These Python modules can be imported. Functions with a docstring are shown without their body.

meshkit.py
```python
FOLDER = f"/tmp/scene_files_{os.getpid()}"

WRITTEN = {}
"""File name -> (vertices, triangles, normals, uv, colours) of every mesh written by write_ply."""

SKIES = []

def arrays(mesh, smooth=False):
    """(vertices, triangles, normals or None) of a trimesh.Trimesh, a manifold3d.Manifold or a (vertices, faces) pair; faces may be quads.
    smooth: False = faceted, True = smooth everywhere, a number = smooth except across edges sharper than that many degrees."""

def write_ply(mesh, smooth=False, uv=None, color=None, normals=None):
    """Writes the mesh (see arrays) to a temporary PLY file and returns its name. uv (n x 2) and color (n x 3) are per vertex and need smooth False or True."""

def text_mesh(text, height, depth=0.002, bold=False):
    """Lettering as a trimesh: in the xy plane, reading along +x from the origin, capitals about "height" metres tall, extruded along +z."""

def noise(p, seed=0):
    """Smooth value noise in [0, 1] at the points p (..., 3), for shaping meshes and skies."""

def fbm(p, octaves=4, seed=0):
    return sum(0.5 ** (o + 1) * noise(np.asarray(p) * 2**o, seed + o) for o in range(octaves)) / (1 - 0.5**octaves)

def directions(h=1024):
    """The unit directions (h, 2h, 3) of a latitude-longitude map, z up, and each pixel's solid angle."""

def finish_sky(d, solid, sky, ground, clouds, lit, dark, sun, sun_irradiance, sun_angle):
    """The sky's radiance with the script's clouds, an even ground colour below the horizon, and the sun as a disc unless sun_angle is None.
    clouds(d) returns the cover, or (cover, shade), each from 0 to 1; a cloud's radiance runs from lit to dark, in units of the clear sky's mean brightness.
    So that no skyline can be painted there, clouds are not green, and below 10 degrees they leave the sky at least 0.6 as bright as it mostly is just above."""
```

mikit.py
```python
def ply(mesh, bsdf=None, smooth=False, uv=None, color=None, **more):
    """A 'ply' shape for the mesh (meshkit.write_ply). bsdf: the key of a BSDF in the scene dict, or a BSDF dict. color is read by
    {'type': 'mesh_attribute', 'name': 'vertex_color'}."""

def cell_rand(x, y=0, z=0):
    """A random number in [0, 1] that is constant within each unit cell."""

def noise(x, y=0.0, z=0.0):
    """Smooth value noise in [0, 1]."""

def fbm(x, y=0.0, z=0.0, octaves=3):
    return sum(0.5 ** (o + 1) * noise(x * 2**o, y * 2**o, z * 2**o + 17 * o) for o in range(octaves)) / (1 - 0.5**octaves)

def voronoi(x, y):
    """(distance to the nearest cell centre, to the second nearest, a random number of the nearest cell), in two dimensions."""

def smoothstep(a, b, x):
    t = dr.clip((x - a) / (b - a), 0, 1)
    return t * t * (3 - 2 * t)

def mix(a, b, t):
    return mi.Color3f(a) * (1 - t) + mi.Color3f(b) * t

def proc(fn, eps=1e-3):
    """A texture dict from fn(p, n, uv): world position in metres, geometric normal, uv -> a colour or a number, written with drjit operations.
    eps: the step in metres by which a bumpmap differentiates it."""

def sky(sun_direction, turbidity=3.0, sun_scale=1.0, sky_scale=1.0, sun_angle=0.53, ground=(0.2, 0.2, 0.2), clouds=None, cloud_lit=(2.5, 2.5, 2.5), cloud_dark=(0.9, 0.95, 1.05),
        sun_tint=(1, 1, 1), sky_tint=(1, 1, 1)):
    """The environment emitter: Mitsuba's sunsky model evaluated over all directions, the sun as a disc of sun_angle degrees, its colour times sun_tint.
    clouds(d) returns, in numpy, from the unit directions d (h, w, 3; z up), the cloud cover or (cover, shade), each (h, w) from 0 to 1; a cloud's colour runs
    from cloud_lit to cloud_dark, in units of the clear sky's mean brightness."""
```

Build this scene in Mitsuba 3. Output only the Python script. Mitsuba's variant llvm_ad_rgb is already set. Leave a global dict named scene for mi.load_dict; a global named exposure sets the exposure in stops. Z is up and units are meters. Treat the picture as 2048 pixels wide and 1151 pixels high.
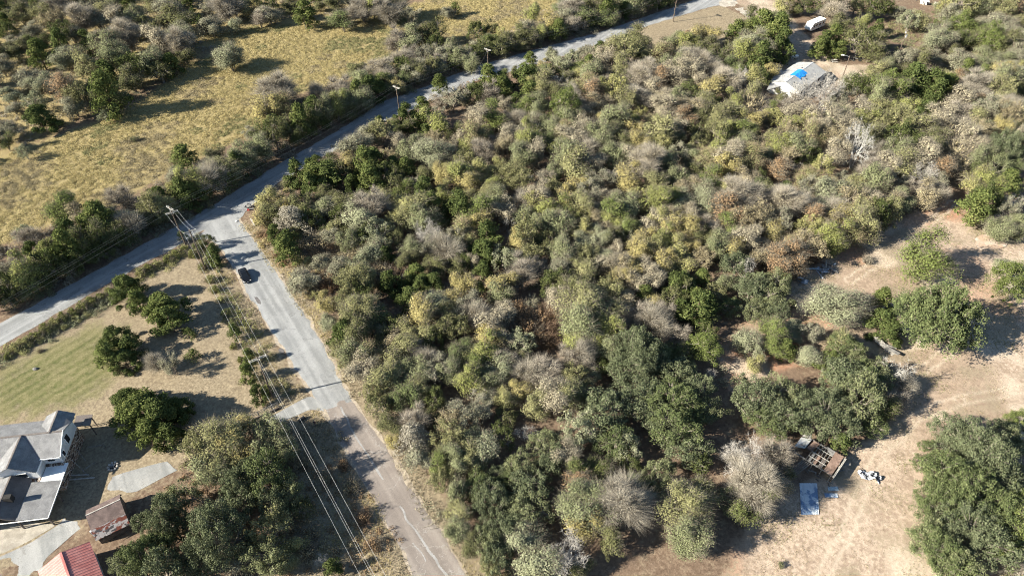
import math, random
import numpy as np, trimesh, drjit as dr, mitsuba as mi, mikit, shapely
from shapely.geometry import Polygon, LineString, Point
from scipy.ndimage import gaussian_filter
from scipy.spatial import cKDTree
T = mi.ScalarTransform4f

# ---------------------------------------------------------------- camera, sky, exposure
CAM_H, PITCH, FOCAL = 103.0, math.radians(44.0), 1384.0        # metres, down-tilt, focal length in photo pixels (2048 wide)
FWD = np.array([0, math.cos(PITCH), -math.sin(PITCH)]); UPV = np.array([0, math.sin(PITCH), math.cos(PITCH)])
SUN_AZ, SUN_EL = math.radians(17.4), math.radians(28.5)
SUN = np.array([-math.cos(SUN_AZ)*math.cos(SUN_EL), -math.sin(SUN_AZ)*math.cos(SUN_EL), math.sin(SUN_EL)])
exposure = 3.72
scene, labels = {}, {}
scene['camera'] = {'type': 'perspective', 'fov': math.degrees(2*math.atan(1024/FOCAL)), 'fov_axis': 'x', 'near_clip': 1.0, 'far_clip': 12000.0,
                   'to_world': T().look_at(origin=[0, 0, CAM_H], target=[0, math.cos(PITCH)*100, CAM_H-math.sin(PITCH)*100], up=[0, 0, 1])}
scene['sky'] = mikit.sky(SUN.tolist(), turbidity=3.0, sky_scale=0.40, sun_tint=(0.83, 0.99, 1.28))

def at(u, v, z=0.0):
    """The point at height z seen at pixel (u, v) of the photograph."""
    d = np.array([(u-1024)/FOCAL, 0, 0]) + FWD - UPV*(v-575.5)/FOCAL
    return np.array([0, 0, CAM_H]) + d*((z-CAM_H)/d[2])
def px(p):
    q = np.asarray(p, float) - [0, 0, CAM_H]; z = q @ FWD
    return 1024+FOCAL*q[0]/z, 575.5-FOCAL*(q @ UPV)/z, FOCAL/z
def poly(pts): return np.array([at(u, v)[:2] for u, v in pts])

# ---------------------------------------------------------------- bookkeeping
used = {}
def numbered(name):
    n = used.get(name, -1) + 1; used[name] = n
    return name if n == 0 else f'{name}_{n:03d}'
def thing(name, label=None, cat=None, group=None, kind=None):
    key = numbered(name); d = {}
    if label: d['label'] = label
    if cat: d['category'] = cat
    if group: d['group'] = group
    if kind: d['kind'] = kind
    labels[key] = d
    return key
def part(name, mesh, m, parent, smooth=False, label=None, kind=None, **kw):
    key = numbered(parent+'__'+name)
    scene[key] = mikit.ply(mesh, m, smooth=smooth, **kw)
    if label or kind:
        labels[key] = {k: v for k, v in (('label', label), ('kind', kind)) if v}
    return key
def solo(name, mesh, m, label=None, cat=None, group=None, kind=None, smooth=False, **kw):
    key = thing(name, label, cat, group, kind)
    scene[key] = mikit.ply(mesh, m, smooth=smooth, **kw)
    return key
cat_mesh = trimesh.util.concatenate
def box(lo, hi):
    lo, hi = np.array(lo, float), np.array(hi, float)
    b = trimesh.creation.box(hi-lo); b.apply_translation((lo+hi)/2); return b
def beam(p, q, w, h=None, upv=(0, 0, 1)):
    """A squared timber of width w and height h from p to q."""
    h = h or w; p, q = np.array(p, float), np.array(q, float); d = q-p; L = np.linalg.norm(d); d /= L
    u = np.array(upv, float)
    if abs(d @ u) > 0.97: u = np.array([1.0, 0, 0])
    s = np.cross(d, u); s /= np.linalg.norm(s); u = np.cross(s, d)
    b = trimesh.creation.box([L, w, h]); M = np.eye(4); M[:3, 0], M[:3, 1], M[:3, 2], M[:3, 3] = d, s, u, (p+q)/2
    b.apply_transform(M); return b
def cones(P0, P1, R0, R1, sides=4):
    """Tapered prisms, open ended, from P0 to P1."""
    P0, P1 = np.atleast_2d(P0).astype(float), np.atleast_2d(P1).astype(float); n = len(P0)
    R0, R1 = np.broadcast_to(R0, n), np.broadcast_to(R1, n)
    d = P1-P0; d /= np.linalg.norm(d, axis=1, keepdims=True)+1e-9
    a = np.cross(d, np.where(np.abs(d[:, 2:]) < 0.9, [0, 0, 1.0], [1.0, 0, 0])); a /= np.linalg.norm(a, axis=1, keepdims=True)+1e-9
    b = np.cross(d, a); ang = np.arange(sides)*2*np.pi/sides
    ring = np.cos(ang)[None, :, None]*a[:, None] + np.sin(ang)[None, :, None]*b[:, None]
    V = np.concatenate([P0[:, None]+ring*R0[:, None, None], P1[:, None]+ring*R1[:, None, None]], 1).reshape(-1, 3)
    i, j = np.meshgrid(np.arange(n)*2*sides, np.arange(sides), indexing='ij'); k = (j+1) % sides
    F = np.concatenate([np.stack([i+j, i+k, i+sides+k], -1).reshape(-1, 3), np.stack([i+j, i+sides+k, i+sides+j], -1).reshape(-1, 3)])
    return V, F
def tube(pts, r, sides=6):
    pts = np.array(pts, float)
    V, F = cones(pts[:-1], pts[1:], r, r, sides); return trimesh.Trimesh(V, F, process=False)
def sheet(pts, z=0.0):
    """A flat sheet over a world-space outline."""
    v, f = trimesh.creation.triangulate_polygon(Polygon(pts).buffer(0), engine='earcut')
    v = np.column_stack([v, np.full(len(v), z)]); f = np.array(f)
    nz = np.cross(v[f[:, 1]]-v[f[:, 0]], v[f[:, 2]]-v[f[:, 0]])[:, 2]; f[nz < 0] = f[nz < 0][:, ::-1]
    return trimesh.Trimesh(v, f, process=False)
def panel(pts, t=0.06):
    """A plate of thickness t under a planar outline in space (fan from the first corner)."""
    p = np.array(pts, float); n = len(p); N = np.cross(p[1]-p[0], p[2]-p[0]); N /= np.linalg.norm(N)
    if N[2] < 0: p = p[::-1]; N = -N
    v = np.vstack([p, p-N*t]); f = []
    for i in range(1, n-1): f += [[0, i, i+1], [n, n+i+1, n+i]]
    for i in range(n):
        j = (i+1) % n; f += [[i, n+i, n+j], [i, n+j, j]]
    return trimesh.Trimesh(v, f, process=False)
N_, F_ = mikit.noise, mikit.fbm
def rgb(*c): return {'type': 'rgb', 'value': list(c)}
def mat(name, c, rough=0.8, spec=0.3, **kw):
    scene[name] = {'type': 'twosided', 'bsdf': {'type': 'principled', 'base_color': c if isinstance(c, dict) else rgb(*c), 'roughness': rough, 'specular': spec, **kw}}
    return name
def speck(c1, c2, f=3.0, grain=0.25):
    """A worn, grainy colour running from c1 to c2."""
    def fn(p, n, uv):
        t = F_(p.x*f, p.y*f, p.z*f, 3); g = N_(p.x*f*9, p.y*f*9, p.z*f*9)
        return mikit.mix(c1, c2, mikit.smoothstep(0.25, 0.75, t)) * (1-grain/2+g*grain)
    return mikit.proc(fn)
# ---------------------------------------------------------------- trees
VC = {'type': 'mesh_attribute', 'name': 'vertex_color'}
scene['leaf_material'] = {'type': 'principledthin', 'base_color': VC, 'roughness': 0.55, 'diff_trans': 0.3, 'spec_trans': 0.0, 'eta': 1.4}
scene['bark_material'] = {'type': 'twosided', 'bsdf': {'type': 'diffuse', 'reflectance': VC}}

def unit(v): return v/(np.linalg.norm(v, axis=-1, keepdims=True)+1e-9)
def leaf_quads(P, D, N, L, W):
    """Rhombic leaves at P along D, faces towards N."""
    n = len(P); L, W = np.broadcast_to(L, n)[:, None], np.broadcast_to(W, n)[:, None]
    N = unit(N); D = unit(D-N*(D*N).sum(1, keepdims=True)); S = np.cross(N, D)
    V = np.stack([P-D*L/2, P+S*W/2+D*L*0.05, P+D*L/2, P-S*W/2+D*L*0.05], 1).reshape(-1, 3)
    i = np.arange(n)[:, None]*4
    return V, np.concatenate([i+[0, 1, 2], i+[0, 2, 3]])
def blades(P, D, L, W, rng):
    """Thin pointed twigs or grass blades from P along D (one triangle each)."""
    n = len(P); L, W = np.broadcast_to(L, n)[:, None], np.broadcast_to(W, n)[:, None]
    D = unit(D); S = unit(np.cross(D, rng.normal(size=(n, 3))))
    V = np.stack([P-S*W/2, P+S*W/2, P+D*L], 1).reshape(-1, 3)
    return V, np.arange(3*n).reshape(-1, 3)
def tint(n, per, pal, rng, clump=None):
    """Vertex colours: a palette of colours mixed at random per leaf and per clump, `per` vertices each."""
    pal = np.array(pal); a = rng.random(n)*0.6+(0.4*clump if clump is not None else 0.4*rng.random(n))
    x = np.clip(a, 0, 0.999)*(len(pal)-1); i = x.astype(int); c = pal[i]+(pal[np.minimum(i+1, len(pal)-1)]-pal[i])*(x-i)[:, None]
    c = c*(0.8+0.4*rng.random((n, 1)))
    return np.repeat(c, per, axis=0)
def join(*vfc):
    V, F, C, o = [], [], [], 0
    for v, f, c in vfc:
        V.append(v); F.append(f+o); C.append(np.broadcast_to(c, (len(v), 3))); o += len(v)
    return np.vstack(V), np.vstack(F), np.vstack(C)
def grow(rng, p, d, L, r, depth, spread, up, segs, tips, kids=(2, 3), wobble=0.15):
    """A forking branch: fills segs with (p, q, r0, r1) and tips with (point, direction)."""
    q = p+d*L*0.5+rng.normal(size=3)*wobble*L*0.5; e = unit(q-p); q2 = q+unit(e+rng.normal(size=3)*wobble)*L*0.5
    segs += [(p, q, r, r*0.85), (q, q2, r*0.85, r*0.7)]
    if depth == 0: tips.append((q2, unit(q2-q))); return
    for k in range(rng.integers(kids[0], kids[1]+1)):
        nd = unit(unit(q2-q)+rng.normal(size=3)*spread+[0, 0, up])
        b = q2 if k < 2 else q
        grow(rng, b, nd, L*rng.uniform(0.62, 0.85), r*0.62, depth-1, spread, up, segs, tips, kids, wobble)
def seg_mesh(segs, col, rng, sides=4, grow_r=1.0):
    a = np.array([np.concatenate([s[0], s[1], [s[2], s[3]]]) for s in segs])
    v, f = cones(a[:, :3], a[:, 3:6], a[:, 6]*grow_r, a[:, 7]*grow_r, sides)
    c = np.repeat(np.array(col)*(0.8+0.4*rng.random((len(a), 1))), 2*sides, axis=0)
    return v, f, c

def cedar(seed, pal, W=5.0, H=6.5, n=3000, lobes=34, bark=(0.16, 0.12, 0.09), fine=0.8, full=1.0):
    rng = np.random.default_rng(seed)
    t = rng.random(lobes)**0.9*0.92+0.05; ph = rng.random(lobes)*2*np.pi
    prof = lambda t: W/2*np.clip(1.22*(1-t)**0.62*np.minimum(1, 0.55+2.2*t), 0.05, 1)
    R = prof(t)*rng.uniform(0.35, 0.95, lobes); C = np.stack([R*np.cos(ph), R*np.sin(ph), t*H], 1)
    C = np.vstack([C, [[0, 0, H*0.93]]]); k = rng.integers(0, len(C), n)
    rad = (W*0.17*full)*rng.uniform(0.7, 1.25, len(C)); u = unit(rng.normal(size=(n, 3))); u[:, 2] = np.abs(u[:, 2])*0.9-0.25*rng.random(n)
    P = C[k]+u*rad[k][:, None]*(0.55+0.6*rng.random((n, 1)))*[1, 1, 1.25]; P[:, 2] = np.maximum(P[:, 2], 0.1)
    out = unit(P*[1, 1, 0]+1e-6); D = unit(out*0.7+np.array([0, 0, 0.9])+rng.normal(size=(n, 3))*0.55)
    v, f = leaf_quads(P, D, unit(u+rng.normal(size=(n, 3))*0.5), fine*W*rng.uniform(0.07, 0.14, n), fine*W*rng.uniform(0.03, 0.055, n))
    crown = (v, f, tint(n, 4, pal, rng, rng.random(len(C))[k]))
    segs = [(np.zeros(3), np.array([0, 0, H*0.5]), 0.16, 0.1), (np.array([0, 0, H*0.5]), np.array([0, 0, H*0.9]), 0.1, 0.03)]
    segs += [(np.array([0, 0, max(0.5, c[2]-0.8)]), c, 0.05, 0.02) for c in C[:16]]
    return {'crown': crown, 'trunk': seg_mesh(segs, bark, rng, 5)}
def oak(seed, pal, W=9.0, H=7.5, clumps=60, per=52, leaf=0.36, bark=(0.24, 0.21, 0.18), rf=0.092, low=0.3, deep=0.45):
    rng = np.random.default_rng(seed); C = []
    lob = [(rng.uniform(0, 2*np.pi), rng.uniform(0.75, 1.12)) for _ in range(7)]
    while len(C) < clumps:
        u = unit(rng.normal(size=3)); u[2] = abs(u[2])*1.05-0.22
        a = math.atan2(u[1], u[0]); s = min((lb for lb in lob), key=lambda lb: abs(math.remainder(a-lb[0], 2*np.pi)))[1]
        r = (deep+(0.94-deep)*rng.random()**0.6)*s
        C.append([u[0]*r*W/2, u[1]*r*W/2, H*low+(H*(1-low))*max(0.0, 0.1+0.8*u[2]*r)])
    C = np.array(C); n = clumps*per; k = np.repeat(np.arange(clumps), per)
    rad = W*rf*rng.uniform(0.6, 1.4, clumps); u = unit(rng.normal(size=(n, 3))+[0, 0, 0.35])
    P = C[k]+u*rad[k][:, None]*(0.45+0.65*rng.random((n, 1)))
    Nn = unit(u*0.8+rng.normal(size=(n, 3))*0.6+[0, 0, 0.25]); D = np.cross(Nn, rng.normal(size=(n, 3)))
    v, f = leaf_quads(P, D, Nn, leaf*rng.uniform(0.7, 1.35, n)*W/9, leaf*0.72*rng.uniform(0.7, 1.3, n)*W/9)
    crown = (v, f, tint(n, 4, pal, rng, rng.random(clumps)[k]))
    fork = np.array([0, 0, H*low*0.9]); segs = [(np.zeros(3), fork, 0.3*W/9, 0.22*W/9)]
    limbs = C[np.argsort(rng.random(clumps))[:9]]; mids = []
    for c in limbs:
        m = fork+(c-fork)*0.5+rng.normal(size=3)*0.4; mids.append(m); segs += [(fork, m, 0.16*W/9, 0.1*W/9), (m, c, 0.1*W/9, 0.04*W/9)]
    mids = np.array(mids)
    for c in C:
        m = mids[np.argmin(np.linalg.norm(mids-c, axis=1))]; segs.append((m, c+unit(c-m)*rad.mean()*0.7, 0.06*W/9, 0.015))
    return {'crown': crown, 'trunk': seg_mesh(segs, bark, rng, 4)}
def feathery(seed, pal, W=7.0, H=7.0, stems=5, depth=3, twigs=14, leaves=9, leaf=0.25, bark=(0.25, 0.21, 0.17), twig=(0.27, 0.24, 0.19), fan=0.55, tw=0.035, tl=1.25):
    """A half-bare broadleaf: stems sweeping up and out, a haze of fine twigs and small sparse leaves."""
    rng = np.random.default_rng(seed); segs, tips = [], []
    for i in range(stems):
        a = 2*np.pi*(i+rng.random()*0.7)/stems; o = rng.uniform(0.25, 1.0)*fan
        grow(rng, np.array([0.15*np.cos(a), 0.15*np.sin(a), 0]), unit(np.array([np.cos(a)*o, np.sin(a)*o, 1])), H*0.34, 0.11, depth, 0.42, 0.12, segs, tips)
    tp = np.array([t[0] for t in tips]); td = np.array([t[1] for t in tips])
    sp = np.percentile(np.hypot(tp[:, 0], tp[:, 1]), 92)+tl*0.35; sx = (W/2)/sp; sz = H/(np.percentile(tp[:, 2], 97)+tl*0.45)
    S = np.array([sx, sx, sz]); tp = tp*S; segs = [(p*S, q*S, a, b) for p, q, a, b in segs]
    n = len(tp)*twigs; k = np.repeat(np.arange(len(tp)), twigs)
    D = unit(td[k]*0.7+unit(tp[k]*[1, 1, 0])*0.35+[0, 0, 0.35]+rng.normal(size=(n, 3))*0.6); L = tl*rng.uniform(0.5, 1.2, n)*W/7
    B = tp[k]-td[k]*rng.random((n, 1))*0.7
    tv, tf = blades(B, D, L, tw, rng); tc = np.repeat(np.array(twig)*(0.7+0.6*rng.random((n, 1))), 3, axis=0)
    parts = [(tv, tf, tc)]
    if leaves:
        m = n*leaves//3; kk = rng.integers(0, n, m); P = B[kk]+D[kk]*L[kk][:, None]*rng.uniform(0.15, 1.05, (m, 1))+rng.normal(size=(m, 3))*0.12
        v, f = leaf_quads(P, rng.normal(size=(m, 3))+[0, 0, 0.3], rng.normal(size=(m, 3))+[0, 0, 0.5], leaf*rng.uniform(0.6, 1.3, m), leaf*0.6*rng.uniform(0.6, 1.3, m))
        parts.append((v, f, tint(m, 4, pal, rng, rng.random(len(tp))[k][kk])))
    return {'crown': join(*parts), 'trunk': seg_mesh(segs, bark, rng, 3)}
def snag(seed, col, W=6.0, H=7.0, stems=3, depth=4, r=0.12, twigs=9, spread=0.5, tw=0.03):
    rng = np.random.default_rng(seed); segs, tips = [], []
    for i in range(stems):
        a = 2*np.pi*(i+rng.random()*0.8)/stems; o = rng.uniform(0.15, 0.6)
        grow(rng, np.zeros(3)+[0.2*np.cos(a), 0.2*np.sin(a), 0], unit(np.array([np.cos(a)*o, np.sin(a)*o, 1])), H*0.33, r, depth, spread, 0.08, segs, tips, (2, 3), 0.2)
    tp = np.array([t[0] for t in tips]); td = np.array([t[1] for t in tips])
    sx = (W/2)/np.percentile(np.hypot(tp[:, 0], tp[:, 1]), 92); sz = H/np.percentile(tp[:, 2], 97); S = np.array([sx, sx, sz])
    tp = tp*S; segs = [(p*S, q*S, a, b) for p, q, a, b in segs]
    n = len(tp)*twigs; k = np.repeat(np.arange(len(tp)), twigs)
    tv, tf = blades(tp[k], td[k]+rng.normal(size=(n, 3))*0.7, rng.uniform(0.4, 1.0, n), tw, rng)
    return {'crown': (tv, tf, np.repeat(np.array(col)*(0.7+0.5*rng.random((n, 1))), 3, axis=0)), 'trunk': seg_mesh(segs, col, rng, 4)}
def shrub(seed, pal, W=4.0, H=2.8, clumps=26, per=40, leaf=0.24, twig=(0.24, 0.21, 0.17), nt=260):
    rng = np.random.default_rng(seed); u = unit(rng.normal(size=(clumps, 3))); u[:, 2] = np.abs(u[:, 2])
    C = u*rng.uniform(0.35, 0.85, (clumps, 1))*[W/2, W/2, H*0.85]+[0, 0, 0.15]
    n = clumps*per; k = np.repeat(np.arange(clumps), per); w = unit(rng.normal(size=(n, 3))+[0, 0, 0.3])
    P = C[k]+w*(W*0.13*rng.uniform(0.6, 1.2, clumps))[k][:, None]*(0.5+0.7*rng.random((n, 1))); P[:, 2] = np.abs(P[:, 2])+0.05
    v, f = leaf_quads(P, w+rng.normal(size=(n, 3))*0.5+[0, 0, 0.4], rng.normal(size=(n, 3))+w*0.6, leaf*rng.uniform(0.7, 1.5, n), leaf*0.55*rng.uniform(0.7, 1.3, n))
    a = rng.random(nt)*2*np.pi; D = np.stack([np.cos(a)*0.6, np.sin(a)*0.6, np.ones(nt)], 1)+rng.normal(size=(nt, 3))*0.4
    P0 = np.stack([np.cos(a), np.sin(a), np.zeros(nt)], 1)*W*0.3*rng.random((nt, 1))+[0, 0, 0.1]
    tv, tf = blades(P0, D, H*rng.uniform(0.7, 1.15, nt), 0.04, rng)
    return {'crown': join((v, f, tint(n, 4, pal, rng, rng.random(clumps)[k]))), 'stem': (tv, tf, np.repeat(np.array(twig)*(0.7+0.6*rng.random((nt, 1))), 3, axis=0))}

def plume(seed, pal, W=7.0, H=7.0, stems=4, lobes=18, per=330, bark=(0.25, 0.21, 0.17), twig=(0.27, 0.24, 0.19), tw=110, leaf=0.255, upright=0.6, low=0.12, trail=0.9, fat=1.0):
    """A ragged autumn crown: several leaning stems of uneven height, each a spire of leafy plumes with fine twigs fanning up and out."""
    rng = np.random.default_rng(seed); C, ax, rad, segs = [], [], [], []; base = np.array([0, 0, H*low])
    for i in range(stems):
        a = 2*np.pi*(i+rng.uniform(-.35, .35))/stems; r = W*rng.uniform(0.08, 0.27); top = np.array([r*np.cos(a), r*np.sin(a), H*rng.uniform(0.55, 0.98)]); sd = unit(top-base)
        segs += [(np.zeros(3), base+sd*H*.25, .12, .08), (base+sd*H*.25, top, .08, .02)]
        for j in range(max(2, lobes//stems)):
            t = rng.uniform(0.22, 1.0); b = rng.uniform(0, 2*np.pi); o = np.array([np.cos(b), np.sin(b), 0.1]); R = W*fat*rng.uniform(0.13, 0.24)*(1.12-0.4*t)
            C.append(base+(top-base)*t+o*R*rng.uniform(0.3, 1.0)); ax.append(unit(sd*0.6+o*0.5+[0, 0, upright*0.5])); rad.append(R)
            segs.append((base+(top-base)*max(0.05, t-.2), C[-1], .04, .015))
    C, ax, rad = np.array(C), np.array(ax), np.array(rad); m = len(C)
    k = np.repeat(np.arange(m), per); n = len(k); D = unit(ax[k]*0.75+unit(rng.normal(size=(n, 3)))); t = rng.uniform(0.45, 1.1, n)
    P = C[k]-ax[k]*rad[k][:, None]*0.3+D*(rad[k]*1.2*t)[:, None]; P[:, 2] = np.maximum(P[:, 2], .15)
    out_ = unit((P-[0, 0, H*.35])*[1, 1, .8])
    v, f = leaf_quads(P, D*.5+rng.normal(size=(n, 3))*0.6+[0, 0, .5], D*0.75+out_*.45+rng.normal(size=(n, 3))*0.38, leaf*rng.uniform(0.55, 1.45, n), leaf*0.5*rng.uniform(0.6, 1.3, n))
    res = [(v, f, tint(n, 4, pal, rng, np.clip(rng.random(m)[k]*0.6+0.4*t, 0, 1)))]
    k = np.repeat(np.arange(m), tw); n = len(k); D = unit(ax[k]*1.1+unit(rng.normal(size=(n, 3)))*0.9)
    tv, tf = blades(C[k]-ax[k]*rad[k][:, None]*0.5, D, rad[k]*trail*rng.uniform(1.3, 2.3, n), 0.045, rng)
    res.append((tv, tf, np.repeat(np.array(twig)*(0.7+0.6*rng.random((n, 1))), 3, axis=0)))
    return {'crown': join(*res), 'trunk': seg_mesh(segs, bark, rng, 4)}
# palettes run dark to light; every kind of plant has a few shapes and a few palettes
PAL = {
 'cedar': [(.036, .050, .020), (.078, .100, .036), (.145, .165, .060)], 'cedar2': [(.046, .062, .022), (.102, .126, .042), (.190, .200, .074)],
 'oak': [(.055, .068, .040), (.118, .136, .076), (.205, .220, .132)], 'oak2': [(.082, .094, .046), (.170, .186, .096), (.265, .272, .160)], 'oak3': [(.052, .070, .032), (.110, .134, .058), (.190, .210, .100)],
 'dark': [(.042, .056, .022), (.084, .100, .038), (.145, .155, .062)], 'dark2': [(.058, .064, .032), (.110, .115, .054), (.175, .170, .084)],
 'yellow': [(.092, .104, .036), (.182, .195, .066), (.285, .288, .115)], 'yellow2': [(.125, .124, .050), (.240, .232, .098), (.360, .335, .160)],
 'olive': [(.092, .096, .046), (.180, .178, .086), (.290, .275, .145)], 'olive2': [(.074, .086, .044), (.150, .162, .086), (.240, .250, .145)],
 'tan': [(.135, .116, .070), (.260, .220, .138), (.385, .335, .220)], 'tan2': [(.160, .140, .098), (.295, .262, .188), (.430, .385, .285)], 'amber': [(.130, .114, .048), (.250, .216, .092), (.375, .325, .155)],
 'grey': [(.165, .148, .116), (.285, .262, .212), (.400, .370, .305)], 'pale': [(.130, .142, .088), (.240, .250, .155), (.350, .355, .240)],
 'sage': [(.095, .098, .066), (.185, .184, .126), (.290, .280, .200)], 'rust': [(.120, .080, .050), (.235, .158, .096), (.355, .255, .155)],
 'straw': [(.190, .190, .080), (.320, .310, .140), (.440, .420, .220)], 'lime': [(.058, .080, .024), (.122, .150, .048), (.210, .232, .088)], 'gold': [(.300, .250, .122), (.395, .335, .168), (.485, .420, .225)],
}
for _k in ('olive', 'olive2', 'tan', 'tan2', 'amber', 'yellow', 'yellow2', 'sage'): PAL[_k] = [tuple(min(x*g, .6) for x in c) for c, g in zip(PAL[_k], (1.0, 1.1, 1.2))]
TWIG = (.30, .265, .21); PALE = (.40, .375, .345); BONE = (.40, .385, .36)
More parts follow.
